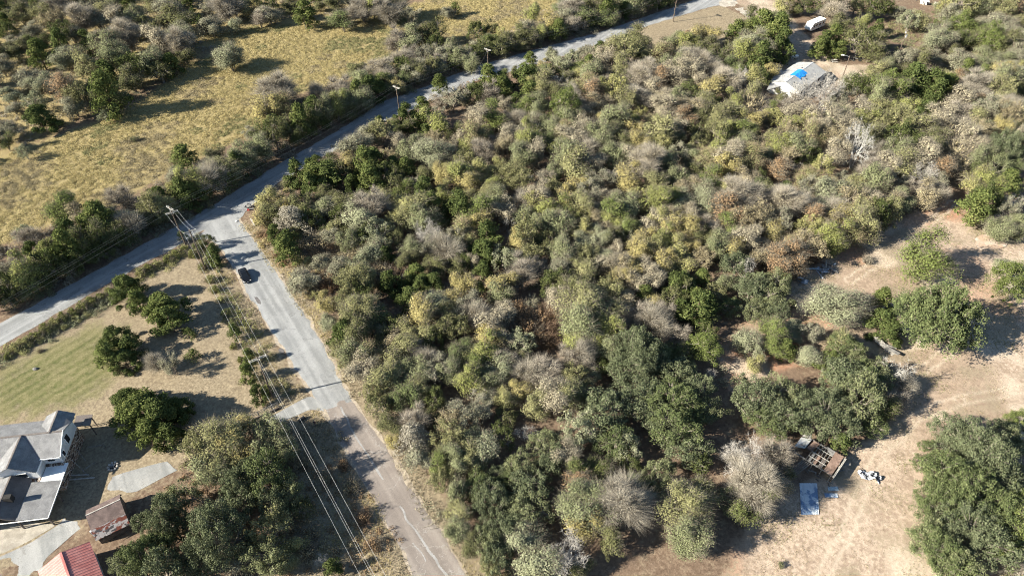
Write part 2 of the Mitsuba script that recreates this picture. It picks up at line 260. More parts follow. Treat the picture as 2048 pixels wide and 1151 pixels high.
SPEC = {  # kind: (name, category, crown height / width, list of (builder, seed, palette, options))
 'c': ('cedar_tree', 1.2, [(cedar, 1, 'cedar', {}), (cedar, 2, 'cedar2', {}), (cedar, 3, 'cedar', dict(W=5.6, lobes=24)), (cedar, 4, 'cedar2', dict(lobes=38))]),
 'C': ('spreading_cedar', 0.85, [(cedar, 11+i, p, dict(W=8+.3*i, H=6.7, n=10500, lobes=l, fine=.46, full=.62)) for i, (p, l) in enumerate((('cedar', 46), ('cedar2', 50), ('cedar', 42)))]),
 'k': ('round_shrub', 1.05, [(cedar, 21, 'cedar2', dict(W=2.6, H=2.7, n=1100, lobes=26)), (cedar, 22, 'cedar', dict(W=2.6, H=2.7, n=1100, lobes=26))]),
 'o': ('grey_green_oak', 0.85, [(oak, 31, 'oak', dict(clumps=80, per=95, leaf=.22, rf=.082, deep=.35)), (oak, 32, 'oak2', dict(clumps=70, per=100, leaf=.22, rf=.088, deep=.35)), (oak, 33, 'oak', dict(clumps=90, per=85, leaf=.22, rf=.078)), (oak, 34, 'oak2', dict(clumps=84, per=85, leaf=.22, rf=.08)), (oak, 35, 'oak3', dict(clumps=80, per=90, leaf=.22, rf=.084))]),
 'O': ('live_oak', 0.8, [(oak, 41+i, p, dict(W=14, H=10, clumps=c, per=120, leaf=.155, rf=r, deep=.35)) for i, (p, c, r) in enumerate((('oak3', 190, .060), ('oak', 170, .064), ('oak3', 180, .060), ('oak', 150, .068)))]),
 'Y': ('bright_green_tree', 0.95, [(oak, 45, 'lime', dict(W=9, H=8, clumps=95, per=120, leaf=.18, rf=.075, deep=.3)), (oak, 46, 'lime', dict(W=9, H=8, clumps=84, per=120, leaf=.18, rf=.08, deep=.3)), (plume, 47, 'lime', dict(stems=5, lobes=24, W=8, H=7.6))]),
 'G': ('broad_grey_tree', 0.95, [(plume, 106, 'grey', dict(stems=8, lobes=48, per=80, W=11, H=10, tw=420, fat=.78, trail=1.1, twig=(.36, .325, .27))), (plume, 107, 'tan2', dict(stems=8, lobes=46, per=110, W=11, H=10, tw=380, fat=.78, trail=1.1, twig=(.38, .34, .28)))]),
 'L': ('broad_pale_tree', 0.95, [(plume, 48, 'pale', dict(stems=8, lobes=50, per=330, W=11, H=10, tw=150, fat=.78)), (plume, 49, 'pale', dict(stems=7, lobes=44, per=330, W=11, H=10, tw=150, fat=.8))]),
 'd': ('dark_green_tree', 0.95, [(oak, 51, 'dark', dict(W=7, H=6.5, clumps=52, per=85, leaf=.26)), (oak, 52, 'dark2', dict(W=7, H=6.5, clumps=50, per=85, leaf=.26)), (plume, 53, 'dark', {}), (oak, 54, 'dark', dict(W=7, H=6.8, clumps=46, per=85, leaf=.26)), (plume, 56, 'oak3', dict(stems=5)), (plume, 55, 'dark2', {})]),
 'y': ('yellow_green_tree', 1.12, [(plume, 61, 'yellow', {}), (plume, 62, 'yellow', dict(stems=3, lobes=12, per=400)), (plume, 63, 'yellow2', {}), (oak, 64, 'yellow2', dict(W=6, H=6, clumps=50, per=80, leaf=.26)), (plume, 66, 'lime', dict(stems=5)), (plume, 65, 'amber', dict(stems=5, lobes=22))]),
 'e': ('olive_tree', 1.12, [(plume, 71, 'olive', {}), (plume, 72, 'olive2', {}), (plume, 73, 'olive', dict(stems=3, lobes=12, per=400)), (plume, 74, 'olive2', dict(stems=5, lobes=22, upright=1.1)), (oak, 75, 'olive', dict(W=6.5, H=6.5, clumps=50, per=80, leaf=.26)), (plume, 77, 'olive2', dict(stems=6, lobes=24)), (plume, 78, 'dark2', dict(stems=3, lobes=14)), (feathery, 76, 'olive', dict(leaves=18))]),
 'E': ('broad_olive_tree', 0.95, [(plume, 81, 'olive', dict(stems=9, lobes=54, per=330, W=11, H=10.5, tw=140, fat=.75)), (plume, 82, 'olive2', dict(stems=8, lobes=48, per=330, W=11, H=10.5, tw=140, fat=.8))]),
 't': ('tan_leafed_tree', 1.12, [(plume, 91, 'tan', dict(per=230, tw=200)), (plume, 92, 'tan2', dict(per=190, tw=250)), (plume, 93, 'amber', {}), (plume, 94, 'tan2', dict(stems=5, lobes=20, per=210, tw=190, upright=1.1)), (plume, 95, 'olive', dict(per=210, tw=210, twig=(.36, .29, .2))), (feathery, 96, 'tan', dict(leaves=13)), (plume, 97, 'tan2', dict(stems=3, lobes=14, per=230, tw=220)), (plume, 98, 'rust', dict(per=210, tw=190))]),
 'g': ('grey_twiggy_tree', 1.05, [(plume, 101, 'grey', dict(per=50, tw=330, twig=(.38, .345, .285), trail=1.2)), (plume, 102, 'grey', dict(per=70, tw=300, twig=(.34, .30, .25), trail=1.15)), (feathery, 103, 'sage', dict(leaves=6, twigs=22, twig=(.40, .36, .30), fan=.75))]),
 'l': ('pale_green_tree', 0.95, [(plume, 111, 'pale', {}), (oak, 112, 'pale', dict(W=6.5, H=6.2, clumps=50, per=80, leaf=.26)), (plume, 113, 'pale', dict(stems=5, lobes=20, tw=160))]),
 's': ('grey_green_shrub', 0.7, [(shrub, 121, 'sage', {}), (shrub, 122, 'sage', dict(clumps=32)), (shrub, 123, 'olive2', dict()), (shrub, 124, 'grey', dict(per=34, nt=420))]),
 'b': ('rusty_brush', 0.65, [(shrub, 131, 'rust', dict(nt=420)), (shrub, 132, 'tan', dict(nt=420, per=34)), (shrub, 133, 'rust', dict(per=34, nt=500, twig=(.26, .18, .13)))]),
 'h': ('yellow_green_shrub', 0.75, [(shrub, 141, 'straw', dict(W=3, H=2.3, leaf=.2, per=60)), (shrub, 142, 'yellow', dict(W=3, H=2.3, leaf=.2, per=60))]),
 'w': ('dead_tree', 1.05, [(snag, 151, BONE, {}), (snag, 152, BONE, dict(stems=4)), (snag, 153, PALE, dict(stems=4, twigs=9))]),
 'W': ('bare_tree', 0.9, [(snag, 161, PALE, dict(stems=6, depth=5, twigs=7, r=.13, W=8, H=7.5)), (snag, 162, (.38, .36, .33), dict(stems=6, depth=5, twigs=8, r=.12, W=8, H=7.5, spread=.6))]),
 'v': ('vine_mound', 1.0, [(cedar, 171, 'grey', dict(W=6, H=6, n=7000, lobes=60, fine=.42, full=.8))]),
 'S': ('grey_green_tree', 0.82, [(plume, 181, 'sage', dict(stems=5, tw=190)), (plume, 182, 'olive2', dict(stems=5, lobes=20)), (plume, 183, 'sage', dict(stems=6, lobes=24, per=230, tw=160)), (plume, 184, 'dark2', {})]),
}
PROTO = {}
for code, (name, ratio, forms) in SPEC.items():
    for i, (fn, seed, pal, opt) in enumerate(forms):
        m = fn(seed, PAL[pal] if isinstance(pal, str) else pal, **opt); key = f'{name}_form_{i+1}'; grp = {'type': 'shapegroup'}
        allv = m['crown'][0]; rad = np.percentile(np.hypot(allv[:, 0], allv[:, 1]), 93); top = np.percentile(allv[:, 2], 98.5)
        for pn, (v, f, c) in m.items():
            grp[pn] = mikit.ply((v, f), 'leaf_material' if pn == 'crown' and fn is not snag else 'bark_material', color=np.clip(c, 0, 1))
        scene[key] = grp; PROTO.setdefault(code, []).append((key, 2*rad, top))
# Every plant read off the photograph: pixel of the crown's centre, crown width in pixels, kind. The numbers of a tile are in thirds of a pixel from its corner.
TILES = {
 (0, 0): """20,120,90c 130,95,130d 250,75,150e 350,50,140g 460,40,120e 545,60,110g 640,60,130e 770,20,90c 1030,60,160s 1060,110,200d 1170,100,70c 1350,30,160g 1500,45,110y 330,150,150t
 380,200,160d 200,190,120s 480,110,150g 590,130,150s 720,150,160t 830,130,150e 440,220,130s 510,250,120c 545,290,90k 650,290,170e 760,230,160g 880,170,180d 950,240,170t 1095,210,150l 1090,270,140g
 240,340,140c 90,310,160s 20,340,120s 410,355,150l 520,400,150e 620,450,150c 700,350,150e 790,400,200d 790,480,160d 900,370,170e 1020,370,130c 1110,350,110s 960,430,140d 640,570,210c 680,600,170d
 560,560,140d 470,580,160e 400,540,170t 370,470,60k 180,490,150s 260,500,130l 450,650,150s 220,700,200C 40,790,140s 30,850,120d 150,915,90l 640,690,90l 1375,340,180l 1270,165,150s 1405,155,90l 810,830,50s
 1400,30,140g 1100,950,170c 1075,1055,130s 1190,1030,150s 1280,960,140d 1240,1100,180g 1360,1010,170e 1420,960,110y 1060,1120,110y 1500,900,80d 1350,1080,160d 1510,800,90s""",
 (512, 0): """60,30,130d 80,90,140s 20,110,100g 210,40,110s 300,90,130c 290,120,110d 520,120,140d 450,130,90s 640,50,150g 700,30,140y 800,50,160g 830,20,140e 770,60,120d 925,90,110g 1190,50,80k 1150,85,80s
 840,250,130g 930,260,170s 1000,220,150s 1060,190,150d 940,310,110g 1080,260,120d 860,240,80s 140,560,220g 90,560,140e 60,680,180y 170,650,150t 350,670,170c 90,780,200d 200,760,170d 300,740,150d 20,880,140d
 380,570,130g 490,540,150g 470,640,140s 600,440,130s 640,490,160s 690,520,150c 610,570,160s 550,650,130d 720,500,120y 760,430,150g 640,600,130e 880,410,150d 930,450,150s 1000,400,150s 1060,380,120g 850,520,80y
 1140,340,140s 1200,330,130e 1260,340,120s 1330,290,120s 1400,260,150d 1470,280,120d 1290,380,100e 1520,270,80s 1100,500,90c 1100,570,140g 1180,600,140g 1000,630,140c 920,690,150c 840,730,100c 730,750,150s
 735,710,100c 690,830,150s 760,800,150e 840,840,120t 870,760,120d 1080,760,150y 1100,790,90w 1010,790,100c 1180,800,120d 930,900,170e 1050,930,200l 990,850,110s 1390,470,180c 1290,500,120s 1330,560,140d
 1400,570,120g 1250,600,110s 1470,540,120c 1230,510,90g 1430,700,160y 1310,810,180t 1360,920,150g 1260,880,120y 1190,900,110t 1490,920,130t 1480,1000,110y 1260,960,150e 1230,1050,170y 1260,1100,150y 1110,1060,130t
 1500,640,90t 1500,700,90g 350,930,170c 300,980,140c 240,1050,150c 210,1080,110s 430,970,150d 420,1050,190c 360,1060,150c 600,880,180s 570,900,120g 660,1010,170c 720,960,150c 760,1040,190d 690,1080,170c 560,970,120t
 840,1090,160d 900,1010,120c 960,1120,150s 880,1130,130y 750,1130,100c 480,1010,110d 540,1050,120d""",
 (1024, 0): """100,190,140s 60,220,130d 250,140,110y 270,170,110c 330,110,160s 360,60,150g 300,40,120d 430,90,150d 500,60,150s 570,50,150c 560,90,140d 650,30,130d 730,30,130e 800,15,120d 880,10,110d 480,120,100d 60,280,80s
 20,270,80s 105,355,80c 20,410,100d 60,470,140c 120,470,130c 190,375,100y 270,350,120l 230,330,80l 340,330,90e 420,300,120s 450,290,80g 480,310,100s 540,310,90c 510,370,90c 590,240,120y 760,215,210d 700,240,140d
 680,320,190e 650,280,110e 760,300,110d 610,330,130t 560,390,120t 440,380,80t 290,490,120w 260,440,100d 330,470,130d 190,500,140e 100,560,130c 30,600,110c 90,510,100y 230,560,130e 900,300,120t 960,260,120s
 1050,250,130y 1080,280,120s 1190,230,100t 1330,200,100s 1180,310,140s 1230,340,150d 1440,130,170d 1500,150,170c 1480,220,160d 1420,280,190l 1400,340,160y 1480,360,150c 1470,440,140y 1320,370,140d 1490,480,120d
 1380,470,110w 880,350,150t 1000,360,140e 1080,360,170g 1160,390,170g 960,410,150e 830,440,170g 740,450,180g 640,470,150e 560,440,90t 480,440,150e 420,430,120y 1060,440,150t 980,470,150t 880,480,140t 1280,480,170g
 1200,520,170t 1120,480,130t 1060,560,190d 1010,600,140e 440,510,150t 380,590,130g 480,570,150t 560,500,120g 630,560,170y 740,590,170g 680,620,150e 800,600,130d 890,620,120t 940,590,100t 520,640,130t 300,640,200y
 330,700,160e 160,640,150e 70,650,130y 120,740,160s 230,760,130e 30,720,110g 420,640,110g 730,720,100y 620,740,170e 560,720,110t 510,720,80t 840,740,130t 1050,720,150t 1170,650,150e 1250,700,180e 1330,700,130y
 1430,640,160b 1480,720,120t 1230,800,170e 1100,800,130d 900,800,200e 960,830,140d 1000,770,120t 1290,820,130y 370,820,180t 440,900,150g 520,840,150e 590,800,150e 680,850,170d 620,920,190e 760,880,130t 230,850,120d
 100,850,180y 60,940,170e 150,930,150t 290,900,140y 330,960,180e 880,890,150y 240,1010,70w 100,1070,50w 380,1010,190e 500,980,150t 600,1040,110w 720,960,150t 820,1020,200g 700,1080,170y 920,980,150e 1000,930,140g
 1060,960,150s 980,1060,150e 1080,1020,140d 1150,990,150t 1240,900,150y 1330,920,220t 1430,960,170t 1300,990,170y 1400,860,150e 1490,870,120t 1200,1080,160y 1290,1100,110w 1400,1080,120t 1480,1060,110d 60,1110,150e
 180,1100,130t 400,1110,140y 540,1100,150g 860,1110,150e 1050,1110,150t""",
 (1536, 0): """215,25,130d 325,30,130d 170,60,80s 90,20,120y 400,50,150g 530,30,130e 640,30,170d 710,50,110d 790,80,100s 60,110,110d 50,200,190c 90,280,150c 20,330,130d 20,440,90y 60,140,120c 345,250,110c 310,285,110c 440,170,140s
 400,210,120c 580,150,100y 660,170,100c 560,240,210d 660,240,130d 430,290,100c 620,300,150d 370,300,80c 1060,40,130y 1150,50,170e 1280,40,160e 1380,60,170e 1480,50,160t 1100,110,140s 1170,160,170y 1230,200,130d
 1310,150,150s 1400,170,190s 1490,200,130s 1000,240,150l 1330,230,170y 1280,270,130s 1400,270,170s 1160,370,150s 1200,400,110c 1250,380,120s 1320,360,140s 1400,350,120s 1480,320,130s 1290,410,100y 930,120,110e
 850,130,120l 1000,360,110s 920,360,120e 860,340,90s 730,390,110e 780,370,110g 660,410,110e 880,430,120d 810,420,100s 960,430,70s 560,520,190d 500,500,120s 640,500,160y 720,520,180y 750,560,150y 660,580,150e
 880,500,190c 960,510,180c 860,560,150d 990,570,150c 960,620,120c 840,640,120y 1060,490,110e 1110,480,110t 1130,600,170t 1240,530,180g 1320,500,170g 1400,480,170e 1490,460,130s 1380,560,170e 1470,560,140d 1160,560,120g
 200,580,220W 330,580,230W 430,590,150g 150,620,150g 60,590,110e 40,700,120y 140,680,130t 310,710,180t 420,700,150e 520,660,170t 560,720,150y 640,720,150e 400,640,120g 230,730,140y 700,730,150e 780,740,150e
 860,740,150d 940,740,90c 1010,760,150t 1060,700,170t 1150,700,150g 1240,700,150e 1330,690,160g 1430,700,160t 1500,720,110e 540,900,230w 620,830,140e 670,920,130g 440,790,160t 380,860,150t 270,830,180t 180,870,170e
 90,800,150t 60,880,140y 250,930,160d 330,1020,150y 170,1000,90w 140,950,150t 60,1010,150t 240,1060,150t 780,830,190d 860,880,180d 760,930,150e 700,990,180t 620,1010,150g 640,1080,170e 800,1000,170e 920,960,180t
 980,870,150e 1050,820,150b 930,1060,160W 1000,1080,130g 1130,930,170b 1110,1000,150b 1050,1010,150t 1190,850,170t 1250,810,150t 1260,1030,130d 1400,900,220o 1380,1000,200o 1280,950,150e 1480,880,130d 1490,990,120d
 1240,1100,150y 1330,1090,150y 1450,1100,150c""",
 (0, 384): """380,110,190y 430,130,140d 480,180,170t 600,180,200c 560,210,170c 650,230,190d 430,270,170c 380,290,120c 290,380,170y 320,400,150c 380,400,150d 180,270,150g 130,240,120l 450,310,150d 520,290,160d 740,180,150d
 800,200,140s 860,80,100g 870,130,160s 980,60,130c 930,150,130d 1060,30,130d 1150,20,140c 200,480,160g 60,510,140s 110,530,130d 40,600,150d 260,510,150d 120,600,140d 400,460,150d 470,400,150d 560,350,150d 640,310,140d
 760,270,130d 30,470,90s 200,550,150d 60,660,110d 1230,10,110d 770,590,200C 820,650,130c 980,690,250C 1010,760,170c 690,880,200C 640,990,140c 780,920,130c 740,1000,170C 1135,845,75k 1145,965,90k
 40,975,56h 90,930,64h 150,895,72h 205,860,76h 265,820,76h 320,785,72h 375,750,72h 430,715,72h 490,685,72h 545,650,72h 600,620,64h 650,590,60h 840,480,60h 890,450,60h 940,425,60h 1000,395,64h 1050,365,64h 1100,335,64h
 1090,260,60k 1200,330,80d 1240,300,90d 1270,370,100c 1290,420,80c 1150,370,56h 1220,440,56h 1260,520,56h 1290,580,56h 1320,640,48h 1350,720,60d 1390,780,60d 1410,835,90c 1400,920,48h 1440,1000,40h 1500,990,90c 1490,1080,110c
 940,1010,130g 1040,1045,130g 240,950,30b""",
 (0, 768): """850,140,300C 760,90,200C 960,200,260C 1000,280,170c 880,300,170c 1060,140,160C 1300,350,330E 1180,420,200e 1420,320,200t 1480,420,160y 1250,520,220e 1440,600,220o 1380,480,180e 1480,250,150e
 1060,700,250o 1000,830,250O 840,820,120o 1080,900,200d 900,1000,280O 1290,900,360O 1260,760,130g 1460,680,230o 780,1090,200o 1000,1110,250o 1400,1050,200s 1200,1060,200o 1500,920,100e 1500,500,170o""",
 (512, 768): """80,560,280o 60,470,150o 200,650,200o 280,740,150d 130,740,200o 100,860,250e 60,1000,250o 220,960,120y 105,305,180e 35,275,120e 40,380,180e 450,1090,110c 390,1050,80w 190,1060,120e 100,1100,120o 180,400,130e 260,480,90b
 20,60,110c 60,30,80h 750,100,200d 700,60,130e 850,110,150d 930,60,180d 1000,40,150e 1080,90,150d 800,230,160d 940,240,190g 960,340,210v 980,440,190s 830,340,90y 1180,250,200t 1250,170,230g 1340,200,170g 1160,330,200e
 1130,420,160e 1110,500,150y 1130,590,160e 1220,440,170e 1350,380,200l 1300,450,170e 1400,90,150s 1480,60,150y 1500,180,150d 1260,330,150e 1210,640,150e 1220,760,160e 1220,880,140e 1330,600,200o 1400,700,250O 1450,850,250O
 1400,950,200o 1300,960,150e 1450,1050,200o 1400,1110,150e 1500,600,150o 1480,540,150o 420,560,80b 560,620,90b 640,800,90b 700,950,100b 330,900,90b 520,480,80b 300,1000,100b""",
 (512, 384): """60,60,150y 120,120,150e 40,150,130y 210,170,190v 300,90,180s 380,110,170s 330,170,150d 450,90,170s 530,60,170s 510,150,150d 200,290,130c 620,180,190l 660,100,190g 730,90,180g 700,240,200l 640,270,150d 740,310,150l
 700,380,150l 770,370,130c 740,40,150y 880,60,200y 850,190,140e 950,110,200e 1000,150,190e 1060,90,150c 1090,180,150d 830,270,150d 930,340,150e 900,410,130e 1030,270,180W 1060,340,150g 1140,330,190g 1210,290,180g
 1250,240,170t 1290,290,140d 1200,60,180c 1240,140,150c 1330,120,190y 1360,190,150y 1390,270,190c 1340,350,150c 1380,370,150c 1250,400,150d 1200,440,130d 1310,430,100t 1060,390,70y 1090,410,60b 1490,120,150t 1450,60,150e
 1510,200,100w 1500,400,170l 960,490,130c 1000,520,120c 1060,540,140c 980,560,130c 910,650,150c 960,690,130c 1010,590,80w 890,490,100w 1340,580,100c 1500,560,170t 1450,620,150e 250,340,100b 330,310,110b 400,280,120b
 450,270,120s 350,360,110b 470,330,110b 560,330,120s 600,300,120g 300,420,80h 400,440,120s 480,420,110b 430,540,120b 600,400,120b 770,510,120b 740,480,120b 830,520,110b 590,580,190e 660,520,140e 640,620,190d 560,640,140e
 620,740,240E 600,830,220e 700,760,180d 560,860,170c 500,860,130c 430,780,110l 430,660,130y 820,810,190d 760,880,170d 880,940,180e 840,890,150t 940,960,150g 930,840,150e 1000,860,170e 1060,890,150d 1090,660,180l 1050,690,150t
 1150,760,190e 1190,820,170e 1180,680,150t 1280,680,190g 1310,740,190g 1330,650,130b 1420,780,190t 1400,860,190y 1380,960,190y 1500,740,150t 1490,880,150t 540,970,170e 600,990,180e 650,1050,200t 700,1000,170t 850,1050,190e
 800,1100,200e 960,1080,180e 1050,1010,190g 1100,1080,190g 1200,1000,170d 1180,1080,150e 1290,1010,160e 1350,1070,150y 1460,1070,190l 1500,1010,170g 1400,1120,150e 540,230,130d 560,300,130e 600,210,120d 420,200,130d 250,230,120d 480,230,110e 500,380,90b 280,500,72h 350,620,64h 700,470,100b""",
 (1024, 384): """60,60,150g 120,80,150y 170,50,150t 30,170,100w 110,150,150e 230,110,190y 270,190,200e 330,150,170d 400,90,170e 420,160,130y 510,90,110t 520,200,150t 460,250,150y 640,140,190y 680,90,190e 620,190,150y 860,60,190y
 950,40,170y 1020,50,170l 1000,130,150t 870,150,160y 850,190,170t 1080,150,130t 1000,220,190y 720,210,150y 660,240,150l 540,280,150l 430,310,150l 590,290,130e 700,290,100d 810,290,170y 760,360,160y 900,290,150y 960,300,130y
 870,350,150e 1050,400,170y 950,370,130y 920,430,140y 1150,400,150t 1230,330,150e 1140,280,170s 1200,220,150g 1270,60,120w 1370,60,230g 1320,120,230t 1460,90,190g 1430,180,200t 1330,230,170y 1500,170,120g 1340,310,150g
 1430,290,170t 1480,340,140t 1330,370,130t 90,250,190e 40,290,150t 170,290,150d 110,370,150e 30,400,150l 60,500,190g 160,460,120g 220,340,150d 300,360,170e 290,470,190s 260,530,190d 310,560,190d 400,420,150e 460,400,150e
 430,480,170e 540,400,130l 580,430,150t 620,350,100t 690,430,130t 750,460,150t 670,510,170t 820,480,150t 860,540,150t 780,550,130t 720,560,130t 640,560,150y 130,670,100g 70,740,170b 30,700,130b 170,770,170b 230,740,150b
 270,650,150t 100,830,170b 60,910,170l 200,880,140b 30,1010,130s 480,700,330E 400,790,250e 570,640,200e 400,880,200y 560,840,190y 560,930,170e 680,640,170t 700,740,190g 820,760,200g 900,740,150g 790,620,130c 840,660,130y
 870,800,170g 1000,560,230C 980,640,210d 1100,640,250C 1110,700,230c 1150,520,120c 1000,700,150c 1430,590,190o 1480,560,150o 1440,700,180o 1500,650,120o 1440,490,150w 1350,450,180o 1280,530,120e 1140,930,210Y 1090,940,130Y
 1390,890,150l 1440,950,130l 1450,1020,110y 740,960,320o 700,1040,250o 840,1000,230o 1000,1090,250o 1040,1070,170o 960,950,190d 1200,1110,100w 400,960,190g 330,1010,150g 460,1040,130g 180,1060,220g 100,1090,200g 480,1090,120l
 370,1120,150e 550,1040,130d 1160,720,150d""",
 (1536, 384): """90,80,200g 50,180,190g 200,90,100c 300,80,170l 270,130,170t 390,100,190g 440,150,170t 380,270,190y 400,320,150y 220,330,190t 150,390,190t 60,420,180t 270,380,110b 570,130,190e 650,150,190d 560,200,190e 740,110,170e
 720,60,150t 820,50,150s 490,60,200t 620,40,150t 940,30,150t 1020,10,120g 500,240,150t 60,560,190o 40,640,200o 50,720,150o 80,520,100c 150,665,55k 605,400,60s 410,670,290l 930,400,300Y 980,770,440O 690,760,190c 680,650,150c
 740,830,150c 1440,500,200Y 1480,580,200Y 1400,430,110l 1230,80,180c 1290,60,200d 1330,110,150d 1430,120,150g 1480,50,100w 1490,170,140s 1400,230,140e 1330,210,110s 1500,240,100e 1230,150,90y 160,810,120l 160,870,100l
 50,830,190Y 60,920,170Y 110,930,130c 250,990,160l 350,1010,180Y 480,920,190o 520,980,150o 400,1080,150Y 450,880,150e 260,860,130g 440,1120,300o 560,1110,250o 650,1100,200o 760,1080,200w 800,1130,150g""",
 (1024, 768): """760,80,300o 550,160,300o 430,270,250l 600,310,250o 680,370,200l 960,100,350O 1000,250,300o 1060,380,250o 900,200,250o 480,500,230d 1180,150,200o 1100,50,200o 870,540,200o 820,620,130o 320,430,170t 80,300,120w
 50,500,200o 80,620,250o 100,740,250o 20,850,200o 70,930,230l 200,370,200o 230,480,200o 150,120,170e 250,80,200t 350,60,200e 60,30,130y 460,70,150s 430,720,330E 640,720,300g 560,880,200e 450,820,200y 600,960,150e
 1060,720,320E 1060,930,250E 1390,450,270W 1440,620,290g 1330,700,200o 1450,760,250d 340,1020,290W 150,1080,250l 400,1110,150d 1440,80,250o 1500,200,200o 1160,620,110d 740,560,120d 1120,480,150d 700,470,140d""",
 (1536, 768): """60,60,220o 50,180,250o 150,200,200o 330,130,350O 420,250,250o 540,90,300o 610,250,170o 440,340,140c 700,120,190d 780,80,150g 60,440,200g 90,500,140d 20,620,200g 60,600,140g 30,290,150o 1150,320,330O 1270,420,380O
 1100,520,330o 1200,640,380O 1060,720,330O 1220,820,380O 1010,920,280o 1060,1010,320O 1150,1090,250o 1370,560,300o 1380,800,300O 1300,960,300o 1480,400,250o 1500,700,250Y 1480,900,250Y 1450,1040,200Y 1510,230,140Y 1420,300,200o
 1490,560,200o 930,480,130o 960,370,110o 80,1080,40s 1480,1110,180g""",
}
rngp = np.random.default_rng(77)
plants = []          # (code, base x, base y, width, height, u, v)
def plant_at(code, u, v, w):
    ratio, s = SPEC[code][1]*((1.4 if code in 'oO' else 1.1) if u < 740 and v > 830 else 1.0), px(at(u, v))[2]
    for _ in range(3):
        W = 1.02*w/s; Z = 0.55*ratio*W; p = at(u, v, Z); s = px(p)[2]
    if code == 'g' and W > 7.6: code = 'G'
    if code == 'l' and W > 7.8: code = 'L'
    if code == 'y' and W > 8.5: code = 'Y'
    if code == 'o' and W > 9.5: code = 'O'; ratio = max(ratio, .8)
    if code == 's' and W > 3.9: code = 'S'; ratio = SPEC['S'][1]
    plants.append((code, p[0], p[1], W, ratio*W, u, v))
for (ox, oy), text in TILES.items():
    for item in text.split():
        x, y, w = item[:-1].split(','); plant_at(item[-1], ox+float(x)/3, oy+float(y)/3, float(w)/3)

# trees on the near side of the main road do not hide it: as tall as the photograph shows them against the road
MAIN_EDGE_S = [(1580, -45), (1470, 3), (1440, 10), (1400, 20), (1310, 47), (1200, 87), (1080, 127), (960, 160), (850, 208), (760, 246), (692, 287), (560, 364), (470, 436), (430, 446), (360, 490), (300, 519), (150, 606), (0, 692), (-160, 785)]
SU, SV = np.array(sorted(MAIN_EDGE_S)).T
for i, (c, x, y, W, Hh, u, v) in enumerate(plants):
    if 560 < u < 1300 and v < 420:
        for _ in range(8):
            ut, vt, _s = px([x, y, Hh]); vs = np.interp(u, SU, SV); base_v = px([x, y, 0])[1]
            if base_v < vs+4 or vt > vs-(16 if c in 'cC' else 5): break
            W *= 0.93; Hh *= 0.92
        plants[i] = (c, x, y, W, Hh, u, v)
# ---------------------------------------------------------------- the lie of the land (outlines in photo pixels, laid on the ground)
WOODS = poly([(500, 470), (560, 380), (640, 310), (800, 230), (900, 165), (1000, 135), (1240, 65), (1290, 95), (1450, 80), (1560, 150), (1540, 205), (1680, 215), (1850, 165), (2070, 175), (2120, 330), (1930, 330), (1890, 400), (1790, 430), (1660, 500), (1590, 560), (1480, 640),
              (1440, 720), (1480, 780), (1420, 870), (1400, 960), (1300, 1010), (1190, 1010), (1060, 1080), (1000, 1170), (950, 1130), (850, 950), (790, 850), (720, 760), (640, 620), (570, 520)])
FIELD = poly([(-60, 360), (0, 318), (130, 268), (250, 226), (300, 190), (360, 150), (430, 105), (410, 60), (560, 52), (700, 42), (860, 2), (900, -30), (1300, -40), (1190, 12), (1090, 45), (1000, 92), (800, 128), (720, 150), (560, 195), (490, 270), (420, 305), (330, 345), (250, 395), (100, 445), (-60, 510)])
LAWN = poly([(-40, 735), (0, 715), (120, 660), (250, 590), (360, 505), (375, 500), (400, 560), (440, 640), (490, 730), (530, 800), (520, 840), (420, 850), (350, 930), (200, 1010), (60, 1100), (-60, 1160)])
CLEAR = poly([(1900, 395), (1935, 410), (2100, 450), (2140, 900), (2120, 1250), (1450, 1250), (1440, 1150), (1480, 1060), (1560, 1000), (1640, 950), (1760, 860), (1820, 790), (1790, 730), (1720, 700), (1560, 740), (1450, 790), (1430, 700), (1500, 620), (1590, 560), (1680, 500), (1800, 440)])
YARD = poly([(1460, 0), (1560, -20), (1600, 60), (1680, 130), (1860, 120), (2000, 160), (1960, 165), (1760, 190), (1640, 180), (1540, 210), (1470, 190), (1530, 150), (1590, 110), (1560, 60)])
PASTURE = poly([(1190, 75), (1320, 45), (1440, 12), (1500, 40), (1590, 60), (1560, 90), (1400, 82), (1290, 95)])
VERGE = poly([(470, 440), (512, 455), (560, 520), (640, 620), (720, 760), (800, 870), (870, 980), (960, 1130), (990, 1180), (900, 1180), (700, 800), (600, 640), (500, 470)])
VERGE_L = poly([(400, 480), (440, 520), (520, 640), (620, 800), (650, 840), (720, 960), (820, 1130), (830, 1180), (560, 1180), (560, 860), (500, 740), (440, 620)])
ROAD_SHADE = None
gx = np.concatenate([-np.geomspace(6000, 240, 24), np.arange(-232, 232.1, 0.8), np.geomspace(240, 6000, 24)])
gy = np.concatenate([-np.geomspace(3000, 40, 16)+40, np.arange(24, 292.1, 0.8), np.geomspace(300, 9000, 26)])
GX, GY = np.meshgrid(gx, gy); flat = np.column_stack([GX.ravel(), GY.ravel()])
def mask(pts, blur):
    m = shapely.contains_xy(Polygon(pts).buffer(0), flat[:, 0], flat[:, 1]).reshape(GX.shape).astype(float)
    return gaussian_filter(m, blur)
